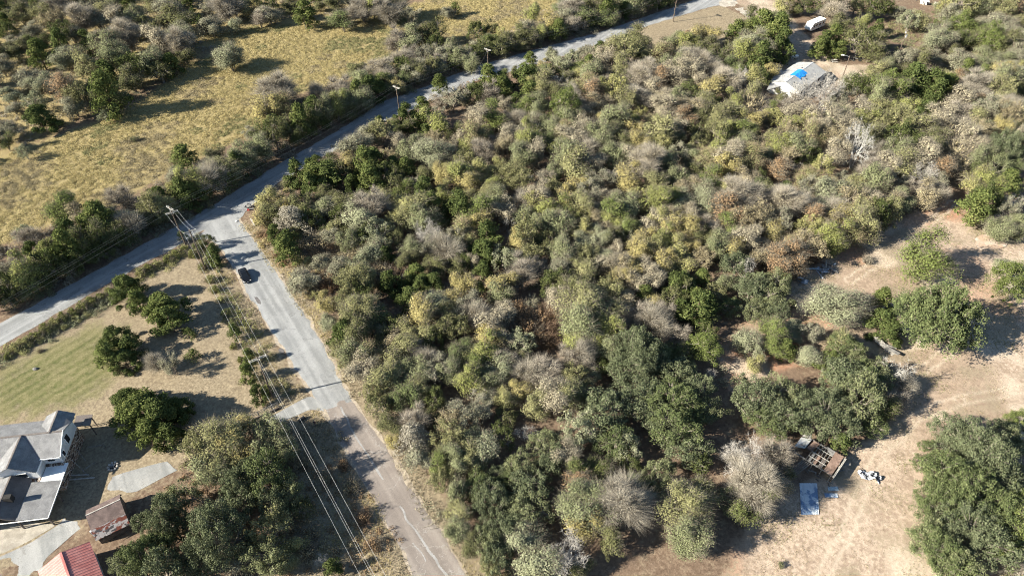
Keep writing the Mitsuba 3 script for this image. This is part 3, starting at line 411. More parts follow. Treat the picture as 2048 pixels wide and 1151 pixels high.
# two soil weights per vertex: u = bare sandy soil (against leaf litter), v = grass; bare and grassy = green turf
bare = np.clip(mask(CLEAR, 2.0)+mask(YARD, 2.0)*0.9, 0, 1); grass = np.clip(mask(LAWN, 1.5)+mask(FIELD, 2)*0.75+mask(VERGE, 1.2)*0.9+mask(VERGE_L, 1.5)*0.65+mask(PASTURE, 1.2)+0.3*(bare < 0.2)+0.4*mask(poly([(-60, 345), (120, 255), (355, 140), (420, 90), (700, 32), (900, -50), (-60, -60)]), 3), 0, 1)
green = mask(poly([(-60, 760), (60, 700), (190, 640), (260, 640), (270, 700), (215, 800), (120, 830), (0, 850), (-60, 860)]), 4.0)
bare = np.clip(bare+green*grass*0.75, 0, 1); grass = np.where(mask(CLEAR, 2) > 0.5, np.minimum(grass, 0.15), grass)
Z = 0.18*(mikit.meshkit.fbm(np.stack([GX/7, GY/7, GX*0], -1), 3, 5)-0.5)
near = (np.abs(GX) < 235) & (GY > 20) & (GY < 295)
ROADS = []
def flatten(pts, r):
    """Level the ground along a road."""
    global Z
    d = shapely.distance(Polygon(pts).buffer(0), shapely.points(flat[:, 0], flat[:, 1])).reshape(GX.shape)
    Z = np.where(d < r, Z*np.clip((d-0.8)/r, 0, 1)-0.02*(d < 1.2), Z)
MAIN_EDGE_N = [(-160, 735), (0, 646), (150, 564), (300, 481), (420, 414), (560, 327), (692, 252), (760, 206), (850, 173), (960, 130), (1080, 97), (1210, 61), (1310, 27), (1384, 2), (1440, -18), (1560, -60)]
main_road = poly(MAIN_EDGE_N+MAIN_EDGE_S)
SIDE_GREY = [(360, 480), (405, 464), (452, 410), (505, 408), (478, 438), (492, 462), (512, 484), (545, 533), (579, 584), (612, 634), (645, 684), (685, 768), (703, 798), (674, 806), (678, 812), (652, 819), (636, 806), (612, 768), (563, 690), (512, 611), (468, 536), (440, 492), (420, 478)]
side_grey = poly(SIDE_GREY)
SIDE_BROWN = [(652, 819), (678, 812), (674, 806), (703, 798), (746, 858), (773, 896), (817, 971), (858, 1032), (899, 1093), (930, 1147), (962, 1200), (852, 1200), (817, 1127), (807, 1103), (770, 1042), (743, 990), (714, 943), (680, 880)]
side_brown = poly(SIDE_BROWN)
DRIVE = [(640, 800), (650, 822), (620, 818), (586, 833), (560, 845), (529, 856), (523, 842), (553, 826), (583, 810), (618, 790)]
drive = poly(DRIVE)
for r in (main_road, side_grey, side_brown, drive): flatten(r, 4.0)
verts = np.column_stack([flat, np.where(near, Z, -0.02).ravel()])
ny, nx = GX.shape; q = (np.arange(ny-1)[:, None]*nx+np.arange(nx-1)).ravel()
faces = np.concatenate([np.stack([q, q+1, q+nx+1], 1), np.stack([q, q+nx+1, q+nx], 1)])
def _segs(*lines): return [(tuple(at(*a)[:2]), tuple(at(*b)[:2])) for ln in lines for a, b in zip(ln[:-1], ln[1:])]
RUTS = _segs([(1640, 1160), (1690, 1070), (1725, 970), (1770, 895), (1830, 835), (1920, 800), (2060, 775)], [(1700, 560), (1770, 515), (1850, 455), (1905, 405)], [(1770, 895), (1790, 780), (1900, 700)])
RED = [(*at(u, v)[:2], r, w) for u, v, r, w in ((1555, 720, 11, 1.0), (1480, 740, 8, 1.0), (1440, 660, 9, 1.0), (1895, 412, 8, .9), (1700, 500, 7, .6), (1560, 640, 8, .7), (1270, 910, 11, .8), (1400, 1130, 8, .5), (1960, 590, 9, .5), (1840, 450, 7, .5), (1900, 520, 8, .4), (1620, 620, 7, .5))]
_a, _b = at(0, 669)[:2], at(692, 273)[:2]
def FLD(p):
    """1 on the field's side of the main road."""
    s = (p.x-_a[0])*(_b[1]-_a[1])-(p.y-_a[1])*(_b[0]-_a[0]); return mikit.smoothstep(0.0, -1.0, s/76+8)
def soil(p, n, uv):
    f1 = F_(p.x*0.5, p.y*0.5, 3.0, 4); f2 = F_(p.x*2.2, p.y*2.2, 9.0, 3); f3 = N_(p.x*9, p.y*9, 1.0); f4 = N_(p.x*3.7, p.y*3.7, 8.0); big = F_(p.x*0.06+3, p.y*0.06, 5.0, 2)
    u = mikit.smoothstep(0.28, 0.72, uv.x+(f1-0.5)*0.5+(f2-0.5)*0.25); v = mikit.smoothstep(0.25, 0.75, uv.y+(f2-0.5)*0.5+(f1-0.5)*0.4)
    litter = mikit.mix((.115, .080, .058), (.21, .155, .115), f2)
    red = mi.Float(0)
    for cx, cy, r, w in RED: red = dr.maximum(red, w*mikit.smoothstep(r, r*0.45, dr.sqrt(dr.square(p.x-cx)+dr.square(p.y-cy))+(f1-0.5)*r*0.9))
    sand = mikit.mix(mikit.mix((.425, .338, .265), (.335, .258, .196), mikit.smoothstep(0.35, 0.65, big)), (.37, .205, .135), red)
    sand = mikit.mix(sand, (.24, .18, .135), mikit.smoothstep(0.47, 0.62, f2*0.5+f3*0.3+f1*0.25)*0.75)
    rut = mi.Float(0)
    for (ax_, ay_), (bx_, by_) in RUTS:
        L2 = (bx_-ax_)**2+(by_-ay_)**2; t = dr.clip(((p.x-ax_)*(bx_-ax_)+(p.y-ay_)*(by_-ay_))/L2, 0, 1); d = dr.sqrt(dr.square(p.x-ax_-t*(bx_-ax_))+dr.square(p.y-ay_-t*(by_-ay_)))+(f1-0.5)*1.1
        rut = dr.maximum(rut, dr.exp(-dr.square((d-0.85)/0.38)))
    sand = mikit.mix(sand, (.45, .375, .295), dr.maximum(rut*0.8*mikit.smoothstep(0.25, 0.5, f2), mikit.smoothstep(0.56, 0.70, F_(p.x*0.13+7, p.y*0.13, 2.0, 3))*0.8))
    sand = mikit.mix(sand, (.235, .195, .14), mikit.smoothstep(0.54, 0.70, F_(p.x*0.16, p.y*0.16, 21.0, 3)+(f4-0.5)*0.25)*0.7)
    dry = mikit.mix((.17, .135, .095), (.30, .25, .175), f2*0.6+f4*0.4); dry = mikit.mix(dry, (.27, .22, .115), FLD(p)); mow = 0.5+0.5*dr.sin((p.x*0.794-p.y*0.608)*3.3+(f1-0.5)*5)
    turf = mikit.mix(mikit.mix((.080, .094, .034), (.165, .152, .080), mikit.smoothstep(0.3, 0.7, f1*0.6+f2*0.4)), (.22, .195, .11), mow*0.5)
    c = mikit.mix(mikit.mix(litter, sand, u), mikit.mix(dry, turf, u), v)
    return c*(0.70+0.34*f3+0.26*f4)
scene['soil'] = {'type': 'twosided', 'bsdf': {'type': 'diffuse', 'reflectance': mikit.proc(soil)}}
solo('ground', (verts, faces), 'soil', kind='structure', smooth=True, uv=np.column_stack([bare.ravel(), grass.ravel()]))
def asphalt(c1, c2, crack, deg=-56.3):
    ca, sa = math.cos(math.radians(deg)), math.sin(math.radians(deg))
    def fn(p, n, uv):
        a = F_(p.x*0.35, p.y*0.35, 2.0, 3); g = N_(p.x*14, p.y*14, 0.0); s = F_(p.x*3, p.y*3, 7.0, 2)
        d1, d2, _ = mikit.voronoi(p.x*0.22+0.5*s, p.y*0.22+0.5*a)
        st = F_((p.x*sa-p.y*ca)*1.3, (p.x*ca+p.y*sa)*0.07, 4.0, 2); c = mikit.mix(c1, c2, mikit.smoothstep(0.3, 0.7, a*0.45+s*0.2+st*0.35))*(0.86+0.2*g+0.24*(st-0.5))
        return mikit.mix(c, crack, mikit.smoothstep(0.04, 0.0, d2-d1)*0.75*mikit.smoothstep(0.4, 0.55, a))
    return mikit.proc(fn)
mat('asphalt_grey', asphalt((.215, .22, .225), (.285, .29, .295), (.13, .13, .13)), 0.9, 0.2)
mat('asphalt_main', asphalt((.205, .21, .215), (.27, .275, .28), (.12, .12, .12), 52.6), 0.9, 0.2)
mat('asphalt_brown', asphalt((.195, .168, .152), (.24, .21, .19), (.31, .295, .28)), 0.9, 0.2)
mat('concrete', asphalt((.235, .24, .24), (.31, .31, .305), (.19, .175, .16)), 0.9, 0.2)
mat('patch_seal', speck((.23, .225, .22), (.29, .285, .28), 2.0), 0.9, 0.2)
mat('tar_patch', speck((.185, .19, .195), (.225, .23, .235), 2.0), 0.9, 0.2); mat('dark_patch', speck((.09, .085, .085), (.13, .12, .12), 3.0), 0.9, 0.2)
mat('gravel', speck((.27, .225, .175), (.36, .31, .25), 2.5, 0.5), 0.95, 0.1)
def ragged(pts, step=1.0, amp=0.22, seed=0):
    """The outline with its edges broken up as worn road edges are."""
    ring = LineString(np.vstack([pts, pts[:1]])); n = int(ring.length/step); r = np.random.default_rng(seed)
    P = np.array([ring.interpolate(t).coords[0] for t in np.linspace(0, ring.length, n, endpoint=False)])
    return P+gaussian_filter(r.normal(size=P.shape), (1.0, 0))*amp
solo('gravel_shoulder', sheet(ragged(np.array(Polygon(side_grey).union(Polygon(side_brown).buffer(0)).buffer(0.45).exterior.coords)[:-1], 1.2, 0.5, 3), 0.004), 'gravel', kind='structure')
solo('main_road', sheet(ragged(main_road, 0.8, 0.28, 1), 0.008), 'asphalt_main', kind='structure')
solo('side_road', sheet(ragged(side_grey, 0.6, 0.26, 2), 0.012), 'asphalt_grey', kind='structure')
solo('old_side_road', sheet(ragged(side_brown, 0.6, 0.24, 4), 0.016), 'asphalt_brown', kind='structure')
solo('concrete_drive', sheet(ragged(drive, 1.0, 0.08, 5), 0.020), 'concrete', kind='structure')

HEDGE_N = np.vstack([poly(MAIN_EDGE_N[1:-2]), poly([(1230, -10), (1190, 15), (1090, 48), (1000, 96), (880, 122), (800, 140), (720, 165), (600, 190), (540, 240), (490, 290), (440, 320), (330, 360), (250, 405), (100, 455), (-40, 515), (-40, 640)])])
WOODS_TL = poly([(-60, 345), (0, 305), (120, 255), (240, 215), (290, 180), (355, 140), (420, 100), (400, 55), (560, 45), (700, 32), (860, -8), (900, -50), (-60, -60), (-60, 200)])
RIGHT_TOP = poly([(1860, 60), (1900, -40), (2120, -40), (2120, 190), (2000, 165), (1900, 140)])
HEDGE_NEAR = np.vstack([poly([(u-4, v-6) for u, v in MAIN_EDGE_N[1:-3]]), poly([(1210, 30), (1080, 55), (960, 80), (850, 125), (760, 150), (692, 185), (560, 260), (480, 310), (420, 345), (300, 400), (150, 470), (0, 540)])])
# ---------------------------------------------------------------- more trees where the woods close up between those read off one by one
keep_off = [Polygon(p).buffer(1.5) for p in (main_road, side_grey, side_brown, drive, LAWN, CLEAR, YARD, PASTURE)]
pp = np.array([[p[1], p[2], p[3]] for p in plants]); tree = cKDTree(pp[:, :2])
def fill(outline, tries, gap, seed):
    global pp
    r = np.random.default_rng(seed); po = Polygon(outline).buffer(0); b = po.bounds; cur = [list(x) for x in pp]
    known = [p[0] for p in plants]
    for _ in range(tries):
        q = np.array([r.uniform(b[0], b[2]), r.uniform(b[1], b[3])])
        if not po.contains(Point(q)) or any(k.contains(Point(q)) for k in keep_off): continue
        u, v, _s = px([*q, 3.0])
        a = np.array(cur); W = r.uniform(4.5, 7.5); d = np.hypot(a[:, 0]-q[0], a[:, 1]-q[1])/(0.5*(a[:, 2]+W))
        if d.min() < gap: continue
        near_ = [i for i in np.argsort(np.hypot(a[:len(known), 0]-q[0], a[:len(known), 1]-q[1]))[:4] if known[i] not in 'wWOECvhkbYLG'] or [0]
        c = known[r.choice(near_)]; c = 'e' if c in 'wWOECvhkbYLG' else c
        plants.append((c, q[0], q[1], W, SPEC[c][1]*W, u, v)); cur.append([q[0], q[1], W])
    pp = np.array([[p[1], p[2], p[3]] for p in plants])
# the tall hedge whose shade falls across the main road
edge = LineString(poly(MAIN_EDGE_N[1:-2])); rh = np.random.default_rng(12); t_ = 1.0
while t_ < edge.length:
    p0, p1 = np.array(edge.interpolate(t_).coords[0]), np.array(edge.interpolate(t_+.5).coords[0]); d_ = unit(p1-p0); n_ = np.array([-d_[1], d_[0]])
    W = rh.uniform(4.6, 7.0); q = p0+n_*(W*.42+rh.uniform(.6, 1.6)); u, v, _ = px([*q, 3.0]); Hk = rh.uniform(7.6, 10.0) if u < 720 else rh.uniform(4.6, 6.4)
    plants.append((rh.choice(list('ddeeyecgd')), q[0], q[1], W, Hk, u, v)); t_ += W*rh.uniform(.6, .85)
pp = np.array([[p[1], p[2], p[3]] for p in plants])
keep_off += [Polygon(main_road).buffer(8.0), Point(*at(925, 240)[:2]).buffer(7.0)]; fill(WOODS, 9000, 0.66, 5); keep_off = keep_off[:-2]; fill(HEDGE_NEAR, 3000, 0.7, 6); fill(RIGHT_TOP, 1500, 0.66, 8); fill(WOODS_TL, 2500, 1.0, 7)
from collections import Counter
count = Counter(p[0] for p in plants)
tree_keys = []
rngt = np.random.default_rng(9)
for i, (c, x, y, W, Hh, u, v) in enumerate(plants):
    name = SPEC[c][0]; key = numbered(name); pk, w0, h0 = PROTO[c][rngt.integers(len(PROTO[c]))]
    sx = W/w0; sz = Hh/h0*rngt.uniform(0.85, 1.2); k1 = float(rngt.uniform(0.87, 1.15))
    scene[key] = {'type': 'instance', 'to_world': T().translate([x, y, -0.05]).rotate([1, 0, 0], float(rngt.normal()*3.0)).rotate([0, 1, 0], float(rngt.normal()*3.0)).rotate([0, 0, 1], float(rngt.uniform(0, 360))).scale([sx*k1, sx/k1, sz]), 'shapegroup': {'type': 'ref', 'id': pk}}
    labels[key] = {'category': 'tree' if c not in 'ksbhv' else 'shrub'}
    tree_keys.append((key, c, u, v, W))
# ---------------------------------------------------------------- weeds, undergrowth and grass: ground cover nobody could count
def mounds(seed, size, n, R, Hh, per, leaf, pal, nt=0, twig=TWIG, flat_=0.75):
    """A square patch of low leafy mounds."""
    rng = np.random.default_rng(seed); C = np.column_stack([rng.uniform(-size/2, size/2, (n, 2)), np.zeros(n)]); r = rng.uniform(*R, n); h = rng.uniform(*Hh, n)
    k = np.repeat(np.arange(n), per); m = len(k); w = unit(rng.normal(size=(m, 3))); w[:, 2] = np.abs(w[:, 2])
    P = C[k]+w*np.stack([r[k], r[k], h[k]], 1)*rng.uniform(0.7, 1.1, (m, 1)); P[:, 2] += 0.02
    v, f = leaf_quads(P, w*0.6+rng.normal(size=(m, 3))*0.5+[0, 0, 0.5], w+rng.normal(size=(m, 3))*0.5+[0, 0, 0.3], leaf*rng.uniform(0.7, 1.5, m), leaf*0.5*rng.uniform(0.7, 1.3, m))
    out = [(v, f, tint(m, 4, PAL[pal], rng, rng.random(n)[k]))]
    if nt:
        kk = rng.integers(0, n, nt); D = rng.normal(size=(nt, 3))*0.45+[0, 0, 1]
        tv, tf = blades(C[kk]+np.column_stack([rng.normal(size=(nt, 2))*0.4*r[kk][:, None], np.zeros(nt)]), D, h[kk]*rng.uniform(0.8, 1.5, nt), 0.04, rng)
        out.append((tv, tf, np.repeat(np.array(twig)*(0.7+0.6*rng.random((nt, 1))), 3, axis=0)))
    return join(*out)
def grass_patch(seed, size, n, L, pal):
    rng = np.random.default_rng(seed); P = np.column_stack([rng.uniform(-size/2, size/2, (n, 2)), np.zeros(n)])
    P += np.column_stack([0.25*np.sin(P[:, 1]*5), 0.25*np.sin(P[:, 0]*4), np.zeros(n)])
    v, f = blades(P, rng.normal(size=(n, 3))*0.5+[0, 0, 0.8], rng.uniform(*L, n), 0.07, rng)
    return v, f, tint(n, 3, PAL[pal], rng)
def cover(name, label, cat, forms, outlines, size, seed, keep=1.0, holes=(), test=None, zs=(0.8, 1.2)):
    """Patches of ground cover laid side by side over the outlines, as one object."""
    keys = []
    for i, m in enumerate(forms):
        g = f'{name}_form_{i+1}'; scene[g] = {'type': 'shapegroup', 'leaves': mikit.ply(m[:2], 'leaf_material', color=m[2])}; keys.append(g)
    r = np.random.default_rng(seed); area = shapely.union_all([Polygon(o).buffer(0) for o in outlines]).difference(shapely.union_all([Polygon(h).buffer(0) for h in holes])) if holes else shapely.union_all([Polygon(o).buffer(0) for o in outlines])
    b = area.bounds; n = 0; a = math.radians(r.uniform(0, 90)); ca, sa = math.cos(a), math.sin(a); ext = max(b[2]-b[0], b[3]-b[1]); cx, cy = (b[0]+b[2])/2, (b[1]+b[3])/2
    shapely.prepare(area)
    for gx_ in np.arange(-ext, ext, size*0.92):
        for gy_ in np.arange(-ext, ext, size*0.92):
            j = r.normal(size=2)*size*0.1; x, y = cx+ca*gx_-sa*gy_+j[0], cy+sa*gx_+ca*gy_+j[1]
            u = r.random(4)
            if u[0] > keep or not shapely.contains_xy(area, x, y) or (test and not test(x, y)): continue
            pu, pv, _ = px([x, y, 0])
            if not (-80 < pu < 2130 and -60 < pv < 1240): continue
            n += 1; s = 0.9+0.25*u[1]; nz = mikit.meshkit.fbm(np.array([[x/14, y/14, 1.7]]), 3)[0]; fi = int(np.clip((nz-0.3)/0.4+u[3]*0.5-0.25, 0, 0.999)*len(keys))
            scene[f'{name}__{n:03d}'] = {'type': 'instance', 'to_world': T().translate([x, y, -0.03]).rotate([0, 0, 1], float(360*u[2])).scale([s, s, zs[0]+(zs[1]-zs[0])*u[3]]), 'shapegroup': {'type': 'ref', 'id': keys[fi]}}
    labels[name] = {'label': label, 'category': cat, 'kind': 'stuff'}
low = lambda *p: mikit.meshkit.noise(np.array([[p[0]/9, p[1]/9, 3.3]]))[0]
cover('field_weeds', 'dense golden weeds covering the open field beyond the main road', 'weeds', [mounds(201+i, 4.3, 24, (.55, 1.05), (.22, .46), 66, .18, ('olive', 'gold', 'gold', 'gold', 'tan')[i], 50, (.42, .36, .2)) for i in range(5)], [FIELD], 4.0, 1, 0.99)
cover('undergrowth', 'low brown and olive undergrowth on the woodland floor', 'undergrowth', [mounds(211+i, 5.0, 12, (.5, 1.0), (.5, 1.3), 40, .27, ('rust', 'olive', 'tan', 'sage')[i], 160, ((.20, .15, .11), TWIG, (.28, .22, .16), TWIG)[i]) for i in range(4)], [WOODS], 5.0, 2, 0.28, [main_road, side_grey, side_brown])
cover('roadside_brush', 'tangled grey green brush along the far side of the main road', 'brush', [mounds(221+i, 4.5, 11, (.6, 1.2), (.8, 2.0), 60, .27, ('sage', 'olive2', 'grey')[i], 260, (.25, .22, .18)) for i in range(3)], [Polygon(HEDGE_N).buffer(0).difference(Polygon(main_road).buffer(1.0)).exterior.coords], 4.3, 3, 0.85)
cover('pasture_brush', 'thin grey brush and weeds among the trees beyond the field', 'brush', [mounds(231+i, 5.0, 10, (.4, .9), (.4, 1.0), 32, .27, ('sage', 'grey', 'tan2')[i], 120, (.33, .28, .22)) for i in range(3)], [WOODS_TL], 5.0, 4, 0.9)
cover('clearing_brush', 'mauve brown weeds and brush around the far yard', 'brush', [mounds(241+i, 4.5, 11, (.4, .9), (.4, 1.0), 34, .27, ('olive2', 'olive', 'sage')[i], 70, (.30, .25, .19)) for i in range(3)], [RIGHT_TOP, poly([(1700, 70), (1790, 40), (1900, 60), (1990, 130), (1990, 165), (1900, 150), (1790, 130), (1700, 180), (1680, 200), (1660, 190), (1760, 130)])], 4.5, 5, 0.8)
DITCH = poly([(-40, 730), (0, 700), (60, 672), (130, 635), (200, 592), (290, 548), (350, 508), (375, 492), (385, 512), (340, 540), (280, 572), (210, 612), (140, 655), (60, 700), (0, 730), (-40, 752)])
cover('ditch_brush', 'pale yellow green brush growing along the ditch beside the lawn', 'brush', [mounds(251+i, 2.6, 7, (.45, .8), (.5, 1.0), 80, .2, ('straw', 'pale')[i], 90, (.36, .32, .2)) for i in range(2)], [DITCH], 2.3, 6, 1.0)
COLUMN = poly([(362, 462), (395, 470), (440, 525), (450, 560), (500, 640), (545, 720), (585, 790), (545, 800), (500, 720), (462, 640), (420, 560), (380, 500)])
cover('fence_line_brush', 'scrubby brush under the wires between lawn and side road', 'brush', [mounds(261+i, 2.6, 6, (.4, .8), (.5, 1.1), 44, .22, ('olive', 'yellow')[i], 90, (.3, .26, .18)) for i in range(2)], [COLUMN], 2.4, 7, 0.75)
cover('dry_grass', 'dry straw coloured grass along the road verges', 'grass', [grass_patch(271+i, 2.2, 170, (.2, .5), ('gold', 'tan2')[i]) for i in range(2)], [VERGE, VERGE_L], 2.0, 8, 0.85, [side_grey, side_brown, drive])
cover('clearing_grass', 'sparse dry tufts scattered over the sandy clearing', 'grass', [grass_patch(281+i, 3.0, (40, 90, 220)[i], (.12, .32), ('tan2', 'tan', 'olive')[i]) for i in range(3)], [CLEAR], 3.0, 9, 0.75)
cover('bank_weeds', 'rusty and golden weeds on the corner lot beside the side road', 'weeds', [mounds(291+i, 3.6, 12, (.4, .8), (.5, 1.1), 40, .27, ('rust', 'gold', 'tan')[i], 140, (.33, .24, .15)) for i in range(3)], [poly([(500, 455), (560, 450), (680, 460), (800, 520), (820, 580), (740, 590), (640, 610), (590, 560), (530, 500)])], 3.3, 10, 0.9)
LOWER_LEFT = poly([(565, 850), (640, 840), (720, 960), (830, 1160), (560, 1200), (200, 1200), (240, 1100), (330, 1000), (360, 950), (480, 850)])
cover('leaf_litter_brush', 'low brown brush in the shade beneath the wires', 'brush', [mounds(301+i, 4.0, 8, (.4, .8), (.3, .8), 36, .25, ('rust', 'tan')[i], 90, (.2, .15, .11)) for i in range(2)], [LOWER_LEFT], 4.0, 11, 0.6)
# ---------------------------------------------------------------- materials of made things
mat('shingle_grey', speck((.155, .155, .16), (.215, .215, .22), 1.3, 0.45), 0.9, 0.2); mat('shingle_brown', speck((.10, .075, .07), (.16, .12, .11), 1.5, 0.4), 0.9, 0.2)
mat('shingle_home', speck((.25, .25, .25), (.31, .31, .305), 1.0, 0.3), 0.9, 0.2); mat('porch_roof', speck((.13, .112, .105), (.17, .15, .14), 1.2, 0.35), 0.9, 0.2)
mat('white_siding', speck((.50, .51, .525), (.60, .605, .61), 0.8, 0.12), 0.6); mat('white_paint', (.78, .78, .77), 0.4); mat('deck_white', speck((.60, .64, .68), (.72, .74, .76), 0.6, 0.1), 0.5)
def stone_fn(p, n, uv):
    d1, d2, w = mikit.voronoi((p.x+p.y*0.6)*1.7, p.z*2.2+p.y*0.3)
    return mikit.mix(mikit.mix((.055, .04, .035), (.26, .17, .12), w), (.50, .45, .40), mikit.smoothstep(0.16, 0.06, d2-d1))
mat('field_stone', mikit.proc(stone_fn), 0.85)
mat('window_glass', (.012, .015, .02), 0.12, 0.35); mat('black_metal', (.03, .03, .032), 0.5); mat('dark_wood', speck((.07, .06, .055), (.13, .11, .10), 4.0), 0.9)
mat('grey_wood', speck((.12, .115, .11), (.25, .24, .225), 3.0, 0.4), 0.9); mat('arm_wood', speck((.28, .265, .24), (.38, .365, .335), 3.0), 0.8); mat('pale_wood', speck((.30, .28, .25), (.42, .395, .36), 3.0, 0.4), 0.9); mat('pole_wood', speck((.10, .075, .06), (.17, .13, .10), 2.0, 0.4), 0.9)
mat('red_metal', speck((.37, .13, .115), (.44, .19, .17), 1.1, 0.2), 0.45, 0.5); mat('galvanized', (.62, .63, .64), 0.35, 0.5, metallic=0.6); mat('insulator', (.55, .53, .50), 0.2, 0.6); mat('wire_metal', (.55, .55, .55), 0.4, 0.5); mat('wire_dark', (.16, .16, .16), 0.5, 0.4)
def rusty(p, n, uv):
    a = F_(p.x*1.3, p.y*1.3, p.z*2.5, 4); b = F_(p.x*0.8+p.y*1.1, p.z*3.0, 1.0, 3)
    return mikit.mix(mikit.mix((.50, .45, .43), (.23, .075, .05), mikit.smoothstep(0.47, 0.58, a)), (.10, .09, .09), mikit.smoothstep(0.60, 0.66, b))
mat('rusty_tin', mikit.proc(rusty), 0.6, 0.4)
def blue_tin(p, n, uv):
    a = F_(p.x*1.4, p.y*1.4, 4.0, 4)
    return mikit.mix((.17, .25, .38), (.50, .55, .60), mikit.smoothstep(0.42, 0.62, a))
mat('blue_tin', mikit.proc(blue_tin), 0.5, 0.4); mat('pale_blue', speck((.30, .38, .44), (.42, .50, .55), 2.0), 0.6); mat('tarp_blue', (.02, .22, .62), 0.35, 0.5)
def crumple(p, n, uv):
    a = F_(p.x*2.5, p.y*2.5, p.z*2.5, 3)
    return mikit.mix((.02, .022, .03), (.55, .57, .60), mikit.smoothstep(0.46, 0.56, a))
mat('torn_tarp', mikit.proc(crumple), 0.5); mat('plywood', speck((.13, .085, .065), (.24, .165, .13), 1.5, 0.4), 0.9); mat('car_paint', (.006, .007, .010), 0.3, 0.3, clearcoat=0.15); mat('tyre', (.02, .02, .02), 0.9)
mat('lamp_lens', (.75, .75, .75), 0.15, 0.6); mat('red_plastic', (.30, .04, .045), 0.4); mat('camper_white', speck((.74, .74, .73), (.80, .80, .79), 0.5, 0.06), 0.35, 0.5); mat('grey_skirt', (.38, .39, .41), 0.6)
mat('rock', speck((.36, .33, .30), (.48, .45, .41), 3.0, 0.4), 0.9); mat('soot', (.03, .028, .027), 0.9); mat('steel_blue', speck((.22, .27, .34), (.36, .42, .50), 2.0), 0.6)
mat('pit_sand', speck((.46, .41, .36), (.37, .27, .20), 0.7, 0.2), 0.95, 0.1); mat('track_sand', speck((.42, .355, .285), (.49, .42, .345), 1.2, 0.3), 0.95, 0.1); mat('caliche', speck((.27, .245, .21), (.36, .33, .285), 1.0, 0.25), 0.95, 0.1)

class Frame:
    """Local axes on the ground: x along `deg`, y 90 degrees to its left, z up."""
    def __init__(s, o, deg):
        s.o = np.array([o[0], o[1], 0.0]); a = math.radians(deg); s.x = np.array([math.cos(a), math.sin(a), 0]); s.y = np.array([-math.sin(a), math.cos(a), 0])
    def __call__(s, x, y, z=0.0): return s.o+s.x*x+s.y*y+np.array([0, 0, z])
    def put(s, m):
        M = np.eye(4); M[:3, 0], M[:3, 1], M[:3, 3] = s.x, s.y, s.o; m = m.copy(); m.apply_transform(M); return m
    def panel(s, pts, t=0.08): return panel([s(*p) for p in pts], t)
    def box(s, lo, hi): return s.put(box(lo, hi))
    def beam(s, p, q, w, h=None): return beam(s(*p), s(*q), w, h)
def prism(fr, xy0, xy1, prof, axis='y'):
    """Closed wall block: the profile [(across, z)] swept along an axis of the frame."""
    pts = np.array(prof, float); n = len(pts); V = []
    for t in (xy0, xy1):
        for a, z in pts: V.append(fr(a, t, z) if axis == 'y' else fr(t, a, z))
    F = [[i, (i+1) % n, n+(i+1) % n] for i in range(n)]+[[i, n+(i+1) % n, n+i] for i in range(n)]
    F += [[0, i+1, i] for i in range(1, n-1)]+[[n, n+i, n+i+1] for i in range(1, n-1)]
    m = trimesh.Trimesh(V, F, process=False); m.fix_normals(); return m

# ---------------------------------------------------------------- the ground's made surfaces
solo('concrete_yard', sheet(ragged(poly([(354, 941), (300, 968), (246, 998), (205, 1022), (176, 1044), (146, 1066), (112, 1098), (86, 1122), (80, 1160), (80, 1230), (-80, 1230), (-80, 1150), (0, 1112), (60, 1084), (118, 1047), (138, 1024), (150, 995), (214, 957), (272, 937), (333, 920)]), 1.0, 0.12, 6), 0.006), 'concrete', kind='structure')
solo('caliche_apron', sheet(ragged(poly([(-40, 1112), (0, 1108), (58, 1082), (116, 1048), (60, 1043), (-40, 1050)]), 0.8, 0.12, 7), 0.010), 'caliche', kind='structure')
solo('white_driveway', sheet(ragged(poly([(1440, 12), (1438, 4), (1452, -2), (1470, 2), (1488, 16), (1506, 29), (1499, 38), (1478, 24), (1462, 12), (1450, 14)]), 2.0, 0.15, 8), 0.014), 'caliche', kind='structure')
solo('gravel_lane', sheet(ragged(poly([(1596, 62), (1612, 70), (1616, 100), (1620, 118), (1590, 122), (1584, 100), (1596, 82)]), 1.5, 0.5, 9), 0.006), 'gravel', kind='structure')
solo('sand_pit', sheet(ragged(poly([(1951, 478), (1962, 470), (1975, 470), (1990, 472), (2008, 478), (2018, 485), (2010, 495), (1995, 498), (1975, 500), (1958, 500), (1950, 490)]), 0.9, 0.35, 10), 0.16), 'pit_sand', kind='structure')
for pts in ([(508, 594), (514, 593), (521, 602), (522, 608), (516, 606)], [(556, 699), (562, 695), (569, 699), (567, 706), (560, 706)], [(843, 1036), (848, 1034), (851, 1039), (846, 1042)], [(668, 1002), (672, 1000), (675, 1003), (671, 1006)]):
    solo('asphalt_patch', sheet(ragged(poly(pts), 0.35, 0.05, 11), 0.024), 'dark_patch', kind='structure')
rpz = np.random.default_rng(31)
for a, b, n in (((500, 480), (690, 790), 7), ((60, 640), (420, 440), 4)):
    for k in range(n):
        t = rpz.random(); u, v = a[0]+(b[0]-a[0])*t+rpz.uniform(-22, 12), a[1]+(b[1]-a[1])*t+rpz.uniform(-6, 6); c = at(u, v)[:2]; d = unit(at(*b)[:2]-at(*a)[:2]); s_ = np.array([-d[1], d[0]]); L_, w_ = rpz.uniform(1.0, 3.5), rpz.uniform(.25, .6)
        solo('asphalt_patch', sheet(ragged(np.array([c+d*L_+s_*w_, c-d*L_+s_*w_, c-d*L_-s_*w_, c+d*L_-s_*w_]), .5, .12, 40+k), .015+.0006*k), 'tar_patch', kind='structure')
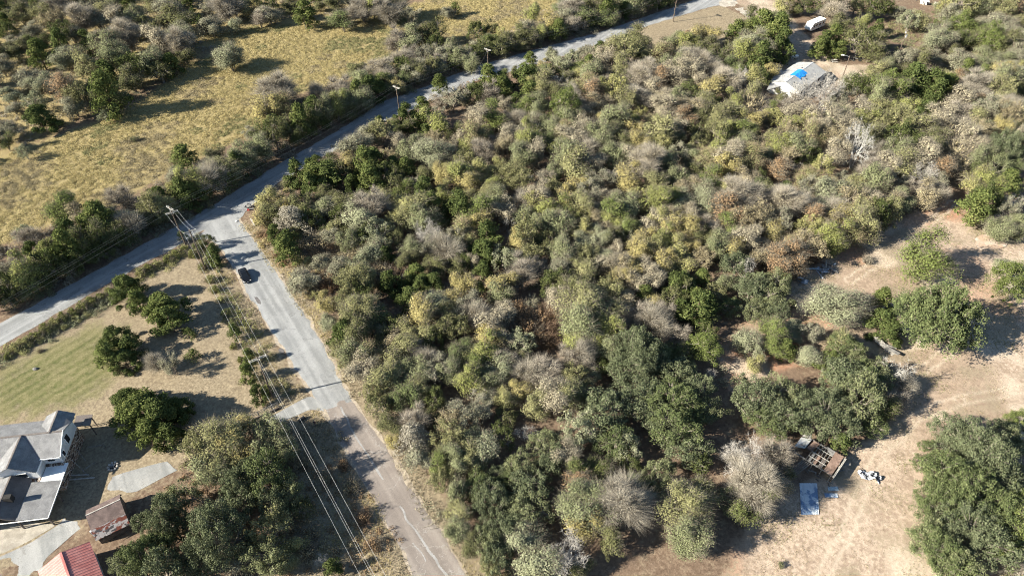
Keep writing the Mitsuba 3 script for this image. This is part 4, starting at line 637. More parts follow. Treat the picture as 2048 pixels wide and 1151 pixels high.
def ribbon(pts, w, z, seed):
    L = LineString(poly(pts)); n = int(L.length/0.6); r = np.random.default_rng(seed)
    P = np.array([L.interpolate(t).coords[0] for t in np.linspace(0, L.length, n)]); d = unit(np.gradient(P, axis=0)); s = np.stack([-d[:, 1], d[:, 0]], 1)
    ww = w*np.clip(0.25+gaussian_filter(r.random(n), 1.5)*1.5, 0.2, 2)[:, None]; j = gaussian_filter(r.normal(size=(n, 1)), (1, 0))*0.18
    return sheet(np.vstack([P+s*(j+ww/2), (P+s*(j-ww/2))[::-1]]), z)
solo('joint_patch', ribbon([(680, 814), (712, 872), (746, 926), (766, 959)], 0.30, 0.024, 1), 'patch_seal', kind='structure')
solo('joint_patch', ribbon([(800, 1011), (824, 1052), (851, 1090), (889, 1144), (898, 1160)], 0.34, 0.024, 2), 'patch_seal', kind='structure')
solo('joint_patch', ribbon([(828, 1083), (842, 1108), (852, 1122)], 0.2, 0.024, 3), 'patch_seal', kind='structure')

# ---------------------------------------------------------------- utility poles and wires
def catenary(a, b, sag, n=14):
    t = np.linspace(0, 1, n)[:, None]; return a+(b-a)*t-np.array([0, 0, 4*sag])*t*(1-t)
def pole(base, h, arms, label, lean=(0, 0), extra=()):
    """Pole with cross-arms [(height below top, azimuth, length, double)]; returns the wire points of each arm."""
    t = thing('utility_pole', label, 'utility pole', 'utility poles along the roads'); top = base+[lean[0], lean[1], h]; out = []
    v, f = cones(base-[0, 0, .05], top, 0.17, 0.11, 10); cap = trimesh.creation.cylinder(0.11, 0.02, 10); cap.apply_translation(top)
    part('shaft', cat_mesh([trimesh.Trimesh(v, f), cap]), 'pole_wood', t, smooth=40)
    for dz, az, L, dbl in arms:
        c = top-[0, 0, dz]; d = np.array([math.cos(az), math.sin(az), 0]); s = np.array([-d[1], d[0], 0]); offs = (-0.17, 0.17) if dbl else (0.17,)
        part('crossarm', cat_mesh([beam(c-d*L/2+s*o, c+d*L/2+s*o, 0.10, 0.13) for o in offs]), 'arm_wood', t)
        part('brace', cat_mesh([beam(c-[0, 0, .75]+s*.17, c+d*L*k+s*.17, 0.05) for k in (-.28, .28)]), 'galvanized', t)
        pts = [c+d*L*k+[0, 0, .16] for k in (-0.46, 0.16, 0.46)]; out.append(pts)
        for q in pts:
            ins = trimesh.creation.cylinder(0.07, 0.2, 8); ins.apply_translation(q-[0, 0, .02]); part('insulator', ins, 'insulator', t)
    for kind in extra:
        if kind == 'can':
            m = trimesh.creation.cylinder(0.26, 0.8, 12); m.apply_translation(top+[0.38, -0.1, -1.9]); part('transformer', m, 'galvanized', t, smooth=40)
        if kind == 'guy': part('guy_wire', tube([top-[0, 0, .6], base+[-5.5, -1.5, 0]], 0.035, 5), 'black_metal', t)
        if kind == 'lamp':
            part('lamp_arm', tube([top-[0, 0, .5], top+[-.8, .3, -.1], top+[-1.6, .6, -.1]], 0.05), 'galvanized', t); part('lamp_head', box(top+[-2.3, .4, -.22], top+[-1.5, .8, 0]), 'white_paint', t)
    return out, top
S_AZ, M_AZ = math.radians(-56.5+90), math.radians(52.6+90)
pA, pB, pC = at(374, 495), at(412, 540), at(546, 795); pD, pE, pF = at(801, 241), at(977, 163), at(1346, 44)
aA, tA = pole(pA, 11.6, [(1.5, S_AZ, 2.6, True), (.35, M_AZ, 2.4, True)], 'tall wooden pole with two crossed arms at the road junction')
aB, tB = pole(pB, 11.4, [(.5, S_AZ, 2.6, False)], 'single-arm wooden pole just below the road junction')
aC, tC = pole(pC, 11.6, [(.5, S_AZ, 3.1, True)], 'double-arm wooden pole over the hedge above the concrete drive')
aD, tD = pole(pD, 10.6, [(.3, M_AZ, 2.5, True)], 'white-armed wooden pole beside the main road halfway up the photo')
aE, tE = pole(pE, 10.6, [(.3, M_AZ, 2.5, True)], 'wooden pole with a guy wire beside the shaded main road', extra=('guy',))
aF, tF = pole(pF, 10.4, [(.3, M_AZ-.3, 2.5, True)], 'wooden pole casting a long shadow across the mown pasture')
aG, tG = pole(at(1684, 158), 7.6, [], 'pale wooden pole with a lamp beside the grey-roofed mobile home', extra=('lamp',), lean=(-.1, 0))
aH, tH = pole(at(1796, 112), 8.6, [(.4, .6, 1.2, False)], 'dark wooden pole with a transformer right of the cedar clump', lean=(-.35, 0), extra=('can',))
wires = {}
def wire(a, b, sag, r, label, group):
    wires[label] = wires.get(label, 0)+1
    if group: label = f'{label}, {("first", "second", "third", "fourth")[wires[label]-1]} from the left'
    solo('overhead_wire', tube(catenary(a, b, sag), r, 5), 'wire_metal' if r in (0.0105, 0.0135) else 'wire_dark', label, 'wire', group)
for a, b in zip(aA[0], aB[0]): wire(a, b, 1.0, 0.0135, 'slack wire between the two junction poles', 'slack wires at the junction')
for a, b in zip(aB[0], aC[0]): wire(a, b, 0.7, 0.0105, 'wire running down beside the lawn', 'wires beside the lawn')
step_ = (pC-pB); pN = pC+step_*1.25
dirS = np.array([math.cos(S_AZ), math.sin(S_AZ), 0])
for k in (-1.42, -.12, .18, 1.42): wire(tC-[0, 0, .34]+dirS*k, pN+[0, 0, 11.2]+dirS*k, 0.5, 0.0105, 'bright wire running down the frame beside the brown road', 'wires beside the brown road')
wire(tB-[0, 0, 1.7], tC-[0, 0, 1.9], 0.9, 0.0125, 'thin low wire strung under the others beside the lawn', None)
dirM = np.array([math.cos(M_AZ), math.sin(M_AZ), 0]); pW = pA-np.array([math.cos(math.radians(52.6)), math.sin(math.radians(52.6)), 0])*92
for k, a in zip((-1.1, .4, 1.1), aA[1]): wire(pW+[0, 0, 11]+dirM*k, a, 1.2, 0.0125, 'thin wire over the shaded main road left of the junction', 'main road wires left of the junction')
for a, b in zip(aA[1], aD[0]): wire(a, b, 1.2, 0.012, 'thin wire over the main road above the junction', 'main road wires above the junction')
for a, b in zip(aD[0], aE[0]): wire(a, b, 0.6, 0.012, 'thin wire between the white-armed pole and the guyed pole', 'main road wires between the middle poles')
for a, b in zip(aE[0], aF[0]): wire(a, b, 1.2, 0.012, 'thin wire from the guyed pole towards the mown pasture', 'main road wires near the pasture')
wire(tG-[0, 0, .3], tH-[0, 0, .6], 0.8, 0.012, 'thin wire between the lamp pole and the transformer pole', None)

# ---------------------------------------------------------------- black car
def car():
    a, b = at(482.5, 536.5, .7)[:2], at(495.3, 563, .7)[:2]; d = b-a; f = Frame((a+b)/2, math.degrees(math.atan2(d[1], d[0])))
    t = thing('parked_car', 'black sedan on the grey side road below the junction', 'car')
    def hull(pts): return f.put(trimesh.convex.convex_hull(np.array(pts)))
    def ring(x, w, z0, z1, c=.12): return [(x, s*w, z0+c) for s in (-1, 1)]+[(x, s*(w-c), z0) for s in (-1, 1)]+[(x, s*w, z1-c) for s in (-1, 1)]+[(x, s*(w-c), z1) for s in (-1, 1)]
    part('body', cat_mesh([hull(ring(-2.3, .72, .38, .86)+ring(-2.0, .88, .28, .98)+ring(-1.0, .91, .25, 1.0)+ring(.9, .91, .25, .95)+ring(1.8, .88, .28, .86)+ring(2.32, .68, .36, .7))]), 'car_paint', t, smooth=25)
    part('cabin', hull(ring(-1.75, .72, .9, 1.0, .04)+ring(-.95, .62, .95, 1.40, .06)+ring(.25, .62, .95, 1.42, .06)+ring(1.15, .74, .85, .95, .04)), 'window_glass', t, smooth=25)
    part('roof', hull(ring(-.95, .60, 1.38, 1.45, .03)+ring(.2, .60, 1.38, 1.47, .03)), 'car_paint', t, smooth=25)
    for s in (-1, 1):
        part('headlight', f.box((2.12, s*.62-.16, .58), (2.32, s*.62+.16, .72)), 'lamp_lens', t); part('tail_light', f.box((-2.30, s*.6-.17, .66), (-2.1, s*.6+.17, .8)), 'red_plastic', t)
        part('mirror', f.box((.75, s*1.0-.11, .92), (.95, s*1.0+.11, 1.06)), 'car_paint', t)
        for x in (-1.42, 1.42):
            w = trimesh.creation.cylinder(.33, .22, 20); w.apply_transform(trimesh.transformations.rotation_matrix(math.pi/2, [1, 0, 0])); w.apply_translation([x, s*.82, .34])
            k = part('wheel', f.put(w), 'tyre', t, smooth=40); r = trimesh.creation.cylinder(.2, .03, 16); r.apply_transform(trimesh.transformations.rotation_matrix(math.pi/2, [1, 0, 0])); r.apply_translation([x, s*.94, .34]); part('rim', f.put(r), 'galvanized', k)
    part('number_plate', f.box((2.3, -.16, .45), (2.36, .16, .56)), 'white_paint', t)
car()

# ---------------------------------------------------------------- two-storey house
def house():
    f = Frame((-71.9, 52.4), 8.0); t = thing('two_storey_house', 'two-storey house with grey shingle roofs and stone lower walls at the frame edge', 'house')
    part('stone_wall', cat_mesh([f.box((-20, 1.0, 0), (-9.5, 9.4, 2.9)), f.box((-20, 9.42, 0), (-.5, 16.8, 3.2)), f.box((-9.4, 6.6, 0), (-.5, 9.4, 2.95))]), 'field_stone', t, label='stone lower wall')
    part('porch_post', f.box((-.55, .35, 0), (-.35, .55, 2.6)), 'dark_wood', t); part('porch_post', f.box((-.55, 4.5, 0), (-.35, 4.7, 2.6)), 'dark_wood', t); part('porch_post', f.box((-5.0, .35, 0), (-4.8, .55, 2.8)), 'dark_wood', t)
    part('upper_wall', prism(f, -20, -.5, [(9.9, 3.2), (16.7, 3.2), (16.7, 5.6), (13.3, 6.85), (9.9, 5.6)], 'x'), 'white_siding', t)
    part('gable_wall', prism(f, 7.5, 13.2, [(-9.5, 2.9), (-3.4, 2.9), (-3.4, 5.4), (-6.5, 6.95), (-9.5, 5.4)], 'y'), 'white_siding', t)
    # main upper roof, both slopes, and two cross gables
    part('roof', cat_mesh([f.panel([(-20, 9.4, 5.45), (-.1, 9.4, 5.45), (-.1, 13.3, 7.05), (-20, 13.3, 7.05)], .15), f.panel([(-20, 17.2, 5.45), (-.1, 17.2, 5.45), (-.1, 13.31, 7.05), (-20, 13.31, 7.05)], .15)]), 'shingle_grey', t)
    part('front_gable_roof', cat_mesh([f.panel([(-3.0, 7.0, 5.25), (-3.0, 9.8, 5.25), (-6.5, 13.3, 7.25), (-6.5, 7.0, 7.25)], .15), f.panel([(-10.0, 7.0, 5.25), (-10.0, 9.8, 5.25), (-6.51, 13.3, 7.25), (-6.51, 7.0, 7.25)], .15)]), 'shingle_grey', t)
    part('rear_gable_roof', cat_mesh([f.panel([(.1, 17.7, 5.9), (.1, 15.6, 6.1), (-2.2, 13.1, 7.2), (-2.2, 17.7, 7.2)], .15), f.panel([(-4.6, 17.7, 5.9), (-4.6, 15.6, 6.1), (-2.21, 13.1, 7.2), (-2.21, 17.7, 7.2)], .15)]), 'shingle_grey', t)
    part('rear_gable_wall', prism(f, 13.5, 17.0, [(-4.3, 5.0), (-.45, 5.0), (-.45, 6.0), (-2.2, 6.95), (-4.3, 5.9)], 'y'), 'white_siding', t)
    part('porch_roof', f.panel([(0, 0, 3.05), (0, 6.6, 3.05), (-4.6, 6.6, 3.3), (-4.6, 0, 3.3)], .16), 'shingle_grey', t, label='low grey porch roof')
    part('wing_roof', f.panel([(-4.61, 0, 3.32), (-4.61, 7.4, 3.32), (-7.2, 7.4, 4.7), (-7.2, 0, 4.7)], .16), 'porch_roof', t, label='brownish wing roof')
    part('wing_roof', f.panel([(-7.21, 0, 4.7), (-7.21, 7.4, 4.7), (-14, 7.4, 2.9), (-14, 0, 2.9)], .16), 'shingle_grey', t)
    part('ridge_cap', cat_mesh([f.beam((-20, 13.3, 7.07), (-.1, 13.3, 7.07), .3, .05), f.beam((-6.5, 7.0, 7.27), (-6.5, 13.2, 7.27), .26, .05), f.beam((-7.2, 0, 4.72), (-7.2, 7.3, 4.72), .26, .05), f.beam((-2.2, 13.2, 7.22), (-2.2, 17.7, 7.22), .26, .05)]), 'porch_roof', t)
    part('gutter', f.beam((-13.9, -.05, 2.85), (0, -.05, 2.95), .12, .12), 'white_paint', t)
    part('roof_deck', f.panel([(0, 6.62, 3.0), (0, 9.85, 3.0), (-3.25, 9.85, 3.06), (-3.25, 6.62, 3.06)], .12), 'deck_white', t, label='flat white balcony deck')
    part('fascia', cat_mesh([f.beam((.06, 0, 2.95), (.06, 9.8, 2.95), .08, .2), f.beam((-2.95, 7.0, 5.12), (-2.95, 9.6, 5.12), .08, .2), f.beam((-3.2, 9.3, 5.36), (-.1, 9.3, 5.36), .08, .2), f.beam((-.02, 9.4, 5.36), (-.02, 13.3, 7.3), .08, .2)]), 'white_paint', t)
    for lo, hi in (((-.52, 12.9, 4.0), (-.40, 13.9, 5.5)), ((-.52, 10.6, 3.7), (-.40, 11.2, 4.6))):
        w = part('window', f.box(lo, hi), 'window_glass', t); part('frame', cat_mesh([f.box((lo[0], lo[1]-.08, lo[2]-.08), (hi[0]+.03, lo[1], hi[2]+.08)), f.box((lo[0], hi[1], lo[2]-.08), (hi[0]+.03, hi[1]+.08, hi[2]+.08))]), 'white_paint', w)
    w = part('window', f.box((-6.6, 7.40, 3.7), (-5.0, 7.52, 4.7)), 'window_glass', t); part('frame', cat_mesh([f.box((-6.7, 7.36, 3.6), (-4.9, 7.5, 3.7)), f.box((-6.7, 7.36, 4.7), (-4.9, 7.5, 4.8))]), 'white_paint', w)
    part('window', f.box((-2.6, 9.84, 3.9), (-1.6, 9.92, 4.9)), 'window_glass', t)
    part('chimney', f.box((-6.7, 2.9, 3.6), (-5.6, 3.7, 5.1)), 'soot', t)
    for x, y, z in ((-5.7, 10.9, 6.5), (-5.9, 9.4, 6.6)):
        m = trimesh.creation.cylinder(.13, .5, 10); m.apply_translation([x, y, z-.15]); part('roof_vent', f.put(m), 'dark_wood', t, smooth=40)
    part('back_porch_roof', f.panel([(-1.2, 16.9, 3.3), (1.6, 16.9, 3.2), (1.2, 19.4, 3.0), (-1.4, 19.4, 3.1)], .12), 'porch_roof', t)
    for x, y in ((1.3, 17.2), (.9, 19.1), (-1.1, 19.1)): part('porch_post', f.box((x-.07, y-.07, 0), (x+.07, y+.07, 3.0)), 'dark_wood', t)
    for p, q in (((.6, 10.2, 2.5), (2.6, 8.6, .2)), ((.6, 12.4, 2.9), (1.6, 11.2, 1.0)), ((1.6, 9.4, .9), (3.2, 10.8, .9)), ((1.2, 14.0, .9), (3.6, 14.2, .9)), ((3.2, 10.8, 0), (3.2, 10.8, .95)), ((3.6, 14.2, 0), (3.6, 14.2, .95)), ((1.6, 9.4, 0), (1.6, 9.4, .95))):
        part('stair_rail', f.beam(p, q, .08), 'grey_wood', t)
house()
def firering():
    t = thing('fire_ring', 'small stone fire ring on the grass right of the house', 'fire pit', None); c = at(226, 932); r = np.random.default_rng(4)
    for i in range(9):
        a = i*2*math.pi/9; m = trimesh.creation.icosphere(1, .2*r.uniform(.8, 1.2)); m.apply_scale([1, 1, .7]); m.apply_translation(c+[.75*math.cos(a), .75*math.sin(a), .1]); part('stone', m, 'rock', t)
    part('ash', sheet([(c[0]+.55*math.cos(a), c[1]+.55*math.sin(a)) for a in np.linspace(0, 6.28, 13)[:-1]], .04), 'soot', t); part('grate', cat_mesh([beam(c+[-.4, k, .32], c+[.4, k, .32], .05) for k in (-.25, 0, .25)]), 'galvanized', t)
firering()
for i, (a, b) in enumerate((((134, 951), (178, 949)), ((132, 960), (190, 955)))): solo('timber_board', beam(at(*a)+[0, 0, .12], at(*b)+[0, 0, .12], .22, .1), 'pale_wood', ('short pale board lying in the shadow of the house', 'longer pale board lying in the shadow of the house')[i], 'board')

# ---------------------------------------------------------------- gambrel barn and red-roofed shed
def barn():
    f = Frame(at(173, 1021, 3.0), 33.0); t = thing('gambrel_barn', 'small barn with a brown gambrel roof and rusty lower tin', 'barn'); L = 5.0
    prof = [(-.9, 0), (-.9, 2.2), (-.1, 3.2), (-1.55, 3.85)]
    Pr = [(.85, 1.9), (0.0, 3.25), (-1.5, 3.95), (-3.9, 3.1), (-5.1, 1.75)]
    part('wall', prism(f, .25, L-.25, [(.6, 0), (.6, 1.9), (-.1, 3.1), (-1.5, 3.75), (-3.8, 2.95), (-4.8, 1.8), (-4.8, 0)], 'x'), 'dark_wood', t)
    part('roof', cat_mesh([f.panel([(0, a[0], a[1]), (L, a[0], a[1]), (L, b[0], b[1]), (0, b[0], b[1])], .08) for a, b in zip(Pr[:-2], Pr[1:-1])]), 'shingle_brown', t)
    part('ridge_cap', f.beam((-.02, -1.5, 3.97), (L+.02, -1.5, 3.97), .16, .06), 'pale_wood', t)
    k = 7
    for i in range(k):
        a, b = L*i/k+.01, L*(i+1)/k-.01; z = .012*(i % 2)
        part('tin_sheet', f.panel([(a, -3.9, 3.1+z), (b, -3.9, 3.1+z), (b, -5.1, 1.75+z), (a, -5.1, 1.75+z)], .04), 'rusty_tin', t)
    part('gutter_end', f.box((-.2, -4.0, 2.0), (.1, -3.7, 2.9)), 'white_paint', t)
barn()
def shed():
    f = Frame(at(121, 1104, 4.3), -51.0); t = thing('red_roof_shed', 'shed under a ribbed red metal roof at the bottom corner', 'shed'); L = 9.0
    part('wall', prism(f, .3, L-.3, [(-3.2, 0), (-3.2, 3.0), (0, 4.1), (3.2, 3.0), (3.2, 0)], 'x'), 'grey_skirt', t)
    for s in (-1, 1):
        xs = np.arange(0, L+.01, .12); z = np.where((np.arange(len(xs)) % 4) == 0, .05, 0.0); V = []; n = len(xs)
        for y, zz in ((0.0, 4.3), (s*3.6, 3.1)): V += [f(x, y, zz+k) for x, k in zip(xs, z)]
        Fc = np.concatenate([np.stack([np.arange(n-1), np.arange(1, n), np.arange(n+1, 2*n)], 1), np.stack([np.arange(n-1), np.arange(n+1, 2*n), np.arange(n, 2*n-1)], 1)])
        part('roof', trimesh.Trimesh(V, Fc if s > 0 else Fc[:, ::-1], process=False), 'red_metal', t)
    part('ridge_cap', f.beam((0, 0, 4.36), (L, 0, 4.36), .3, .04), 'red_metal', t)
shed()

# ---------------------------------------------------------------- mobile home, travel trailer and yard things
def home():
    f = Frame((81.0, 189.6), 46.2); t = thing('mobile_home', 'wide grey-roofed mobile home with a bright blue tarp on its ridge', 'mobile home'); L, Wd = 17.4, 4.9
    part('wall', prism(f, .3, L-.3, [(-Wd+.3, .5), (-Wd+.3, 2.95), (0, 4.4), (Wd-.3, 2.95), (Wd-.3, .5)], 'x'), 'white_siding', t); part('skirting', f.box((.35, -Wd+.35, 0), (L-.35, Wd-.35, .52)), 'grey_skirt', t)
    for s in (-1, 1): part('roof', f.panel([(0, 0, 4.62), (L, 0, 4.62), (L, s*Wd, 3.05), (0, s*Wd, 3.05)], .12), 'shingle_home', t)
    part('ridge_cap', f.beam((0, 0, 4.64), (L, 0, 4.64), .3, .05), 'grey_skirt', t)
    r = np.random.default_rng(8); X, Y = np.meshgrid(np.linspace(5.4, 10.4, 26), np.linspace(-1.9, 1.4, 18)); X = X+np.where((Y < -1.4) | (Y > 1.0), .25*np.sin(X*3), 0); Zt = 4.70-np.abs(Y)*.32+.12*mikit.meshkit.noise(np.stack([X*2.2, Y*2.2, X*0], -1))
    V = np.array([f(a, b+.22*math.sin(a*2.1)*(abs(b) > 1.4), c) for a, b, c in zip(X.ravel(), Y.ravel(), Zt.ravel())]); q = (np.arange(17)[:, None]*26+np.arange(25)).ravel()
    part('roof_tarp', (V, np.concatenate([np.stack([q, q+1, q+27], 1), np.stack([q, q+27, q+26], 1)])), 'tarp_blue', t, smooth=True, label='crumpled bright blue tarp over the ridge')
    part('porch_roof', panel([at(1533, 180, 2.75), at(1577, 168, 2.9), at(1563, 137, 2.95), at(1553, 142, 2.8)], .12), 'shingle_home', t)
    part('porch_trim', beam(at(1556, 166, 2.95), at(1577, 167.5, 3.05), .3, .12), 'white_paint', t)
    g = Frame(at(1533, 180, 0)+[.6, -.3, 0], 62.0); part('porch_wall', cat_mesh([g.box((-1.4, -4.4, 0), (-1.2, -.1, 2.7)), g.box((-1.4, -.1, 0), (11.5, .1, 2.6))]), 'white_siding', t)
    for x in (2.0, 5.5, 9.0, 13.0): w = part('window', f.box((x, -Wd+.22, 1.4), (x+1.2, -Wd+.32, 2.5)), 'window_glass', t); part('frame', f.box((x-.08, -Wd+.24, 1.3), (x+1.28, -Wd+.31, 1.4)), 'white_paint', w)
    part('window', f.box((L-.32, -2.6, 1.3), (L-.24, -1.4, 2.4)), 'window_glass', t); part('door', f.box((L-.34, .6, .5), (L-.24, 1.6, 2.5)), 'grey_skirt', t)
    for x, y in ((2.2, -1.6), (11.8, .8), (7.5, -2.9)): m = trimesh.creation.cylinder(.16, .5, 8); m.apply_translation([x, y, 4.6-abs(y)*.31]); part('roof_vent', f.put(m), 'black_metal', t)
home()
def camper():
    f = Frame(at(1619, 66.5, 0), 37.0); t = thing('travel_trailer', 'white travel trailer parked on the sandy lane between cedar clumps', 'camper trailer'); L = 8.2
    pr = [(0.55, .55), (0, .9), (0, 1.5), (1.1, 3.05), (L-.15, 3.1), (L, 2.9), (L, .55)]
    V = [f(x, y, z) for y in (0, 2.5) for x, z in pr]; n = len(pr); F = [[i, (i+1) % n, n+(i+1) % n] for i in range(n)]+[[i, n+(i+1) % n, n+i] for i in range(n)]
    from_poly = trimesh.creation.triangulate_polygon(Polygon(pr), engine='earcut')[1]
    m = trimesh.Trimesh(V, F+[[b % n for b in a] for a in from_poly]+[[n+b % n for b in a] for a in from_poly], process=False); m.fix_normals(); part('body', m, 'camper_white', t)
    for x, w in ((1.6, .75), (2.9, .75), (4.6, .9), (6.6, .7)): wk = part('window', f.box((x, -.04, 1.6), (x+w, .02, 2.3)), 'window_glass', t); part('frame', f.box((x-.05, -.05, 1.52), (x+w+.05, .01, 1.6)), 'grey_skirt', wk)
    part('front_window', panel([f(.42, .4, 1.98), f(.42, 2.1, 1.98), f(.82, 2.1, 2.56), f(.82, .4, 2.56)], .03), 'window_glass', t); part('door', f.box((5.75, -.05, .6), (6.4, 0.01, 2.5)), 'camper_white', t)
    part('stripe', f.box((.7, -.02, 1.2), (L-.1, .01, 1.35)), 'grey_skirt', t); part('roof_unit', f.box((3.6, .8, 3.08), (4.5, 1.7, 3.35)), 'camper_white', t)
    part('tongue', cat_mesh([f.beam((.6, .4, .6), (-1.3, 1.25, .55), .12), f.beam((.6, 2.1, .6), (-1.3, 1.25, .55), .12)]), 'black_metal', t)
    for x in (4.2, 5.1):
        w = trimesh.creation.cylinder(.36, .25, 16); w.apply_transform(trimesh.transformations.rotation_matrix(math.pi/2, [1, 0, 0])); w.apply_translation([x, .15, .36]); part('wheel', f.put(w), 'tyre', t)
camper()
def capsule(fr, L, r): m = trimesh.creation.capsule(height=L, radius=r, count=[12, 12]); m.apply_transform(trimesh.transformations.rotation_matrix(math.pi/2, [0, 1, 0])); return m
g = Frame(at(1588, 118), 20); t = thing('gas_tank', 'white gas tank behind the mobile home roof', 'tank'); m = capsule(g, 1.8, .5); m.apply_translation([-.9 if m.bounds[0][0] > -.6 else 0, 0, .8]); part('tank', g.put(m), 'white_paint', t, smooth=40); part('leg', g.box((-.8, -.3, 0), (-.6, .3, .4)), 'grey_skirt', t); part('leg', g.box((.6, -.3, 0), (.8, .3, .4)), 'grey_skirt', t)
g = Frame(at(1667, 124), 10); t = thing('picnic_table', 'weathered picnic table beside a small tree in the far yard', 'table'); part('top', g.box((-1, -.4, .72), (1, .4, .78)), 'pale_wood', t)
for s in (-1, 1): part('bench', g.box((-1, s*.75-.15, .42), (1, s*.75+.15, .47)), 'pale_wood', t); part('leg', cat_mesh([g.beam((s*.7, -.7, 0), (s*.7, .3, .72), .1), g.beam((s*.7, .7, 0), (s*.7, -.3, .72), .1)]), 'grey_wood', t)

def pile(name, label, cat, centre, size, n, mats, seed, pn='board', L=(1.0, 2.4), group=None, top=.7, ang=None):
    """A heap of boards and sheets lying across each other."""
    r = np.random.default_rng(seed); t = thing(name, label, cat, group); c = np.array(centre, float)
    for i in range(n):
        a = r.uniform(0, math.pi) if ang is None else math.radians(ang)+r.normal()*.12; ln = r.uniform(*L); h = .06+top*i/n
        o = c+np.array([r.normal()*size[0]/2.6, r.normal()*size[1]/2.6, h]); d = np.array([math.cos(a), math.sin(a), r.normal()*.12])*ln/2
        part(pn, beam(o-d, o+d, r.uniform(.12, .5) if r.random() < .6 else r.uniform(.5, 1.0), .05), mats[r.integers(len(mats))], t)
    return t
pile('scrap_heap', 'heap of bluish scrap sheets and posts at the woods edge', 'scrap heap', at(1653, 537), (4.2, 2.4), 22, ['steel_blue', 'grey_wood', 'pale_blue', 'dark_wood', 'steel_blue', 'pale_wood'], 1, 'scrap', (1.0, 3.2))
pile('scrap_heap', 'small pile of pale scrap in shade left of the bluish heap', 'scrap heap', at(1600, 563), (1.8, 1.0), 8, ['steel_blue', 'white_paint', 'grey_wood'], 2, 'scrap', (.8, 1.8))
pile('lumber_pile', 'stack of weathered grey planks under the broad green oak', 'lumber pile', at(1768, 694), (1.2, 1.0), 16, ['grey_wood', 'grey_wood', 'pale_wood'], 3, 'plank', (3.2, 4.4), ang=-52)
pile('scrap_heap', 'dark scrap heap in the shade beside the lamp pole', 'scrap heap', at(1707, 120), (4.5, 1.6), 16, ['soot', 'dark_wood', 'black_metal', 'grey_wood'], 4, 'scrap', (1.0, 2.4))
pile('rubbish_heap', 'roadside rubbish heap with red scrap at the junction corner', 'rubbish', at(501, 416), (1.3, .9), 9, ['soot', 'black_metal', 'plywood', 'grey_wood'], 5, 'scrap', (.6, 1.4))
solo('red_crate', box(at(497, 420)+[-.3, -.2, 0], at(497, 420)+[.3, .2, .25]), 'red_plastic', 'small red crate in the rubbish at the junction corner', 'crate')
solo('plank', beam(at(502, 439)+[0, 0, .35], at(510, 453)+[0, 0, .25], .32, .08), 'pale_wood', 'pale plank lying in weeds right of the junction', 'plank')
m = trimesh.creation.icosphere(2, .25); m.apply_scale([1.2, .9, .7]); m.apply_translation(at(473, 443)+[0, 0, .2]); solo('white_rock', m, 'white_paint', 'white boulder at the road edge of the junction', 'rock')
m = trimesh.creation.icosphere(2, .45); m.apply_scale([1.1, .8, .7]); m.apply_translation(at(71, 738)+[0, 0, .1]); solo('tree_stump', m, 'grey_wood', 'low pale stump alone on the green lawn', 'stump')
def white_ruin(c, label, seed, n):
    r = np.random.default_rng(seed); t = thing('collapsed_hut', label, 'hut')
    for i in range(n):
        o = c+np.array([r.normal()*1.8, r.normal()*1.2, 1.0]); a = r.uniform(0, 3.14); d = np.array([math.cos(a), math.sin(a), 0]); u = np.array([-d[1]*.5, d[0]*.5, r.uniform(.6, 1.0)])
        part('wall_sheet', panel([o-d*1.2-u, o+d*1.2-u, o+d*1.2+u, o-d*1.2+u], .06), ('white_paint', 'white_siding', 'pale_blue')[i % 3], t)
    for i in range(5): a = r.uniform(0, 6.28); part('rafter', beam(c+[r.normal()*1.5, r.normal(), .1], c+[r.normal()*1.5, r.normal(), 2.4], .12), 'pale_wood', t)
white_ruin(at(1846, 8), 'collapsed white hut at the top edge of the photo', 3, 8); white_ruin(at(2012, 36), 'white wreckage half hidden in the upper right trees', 4, 4)

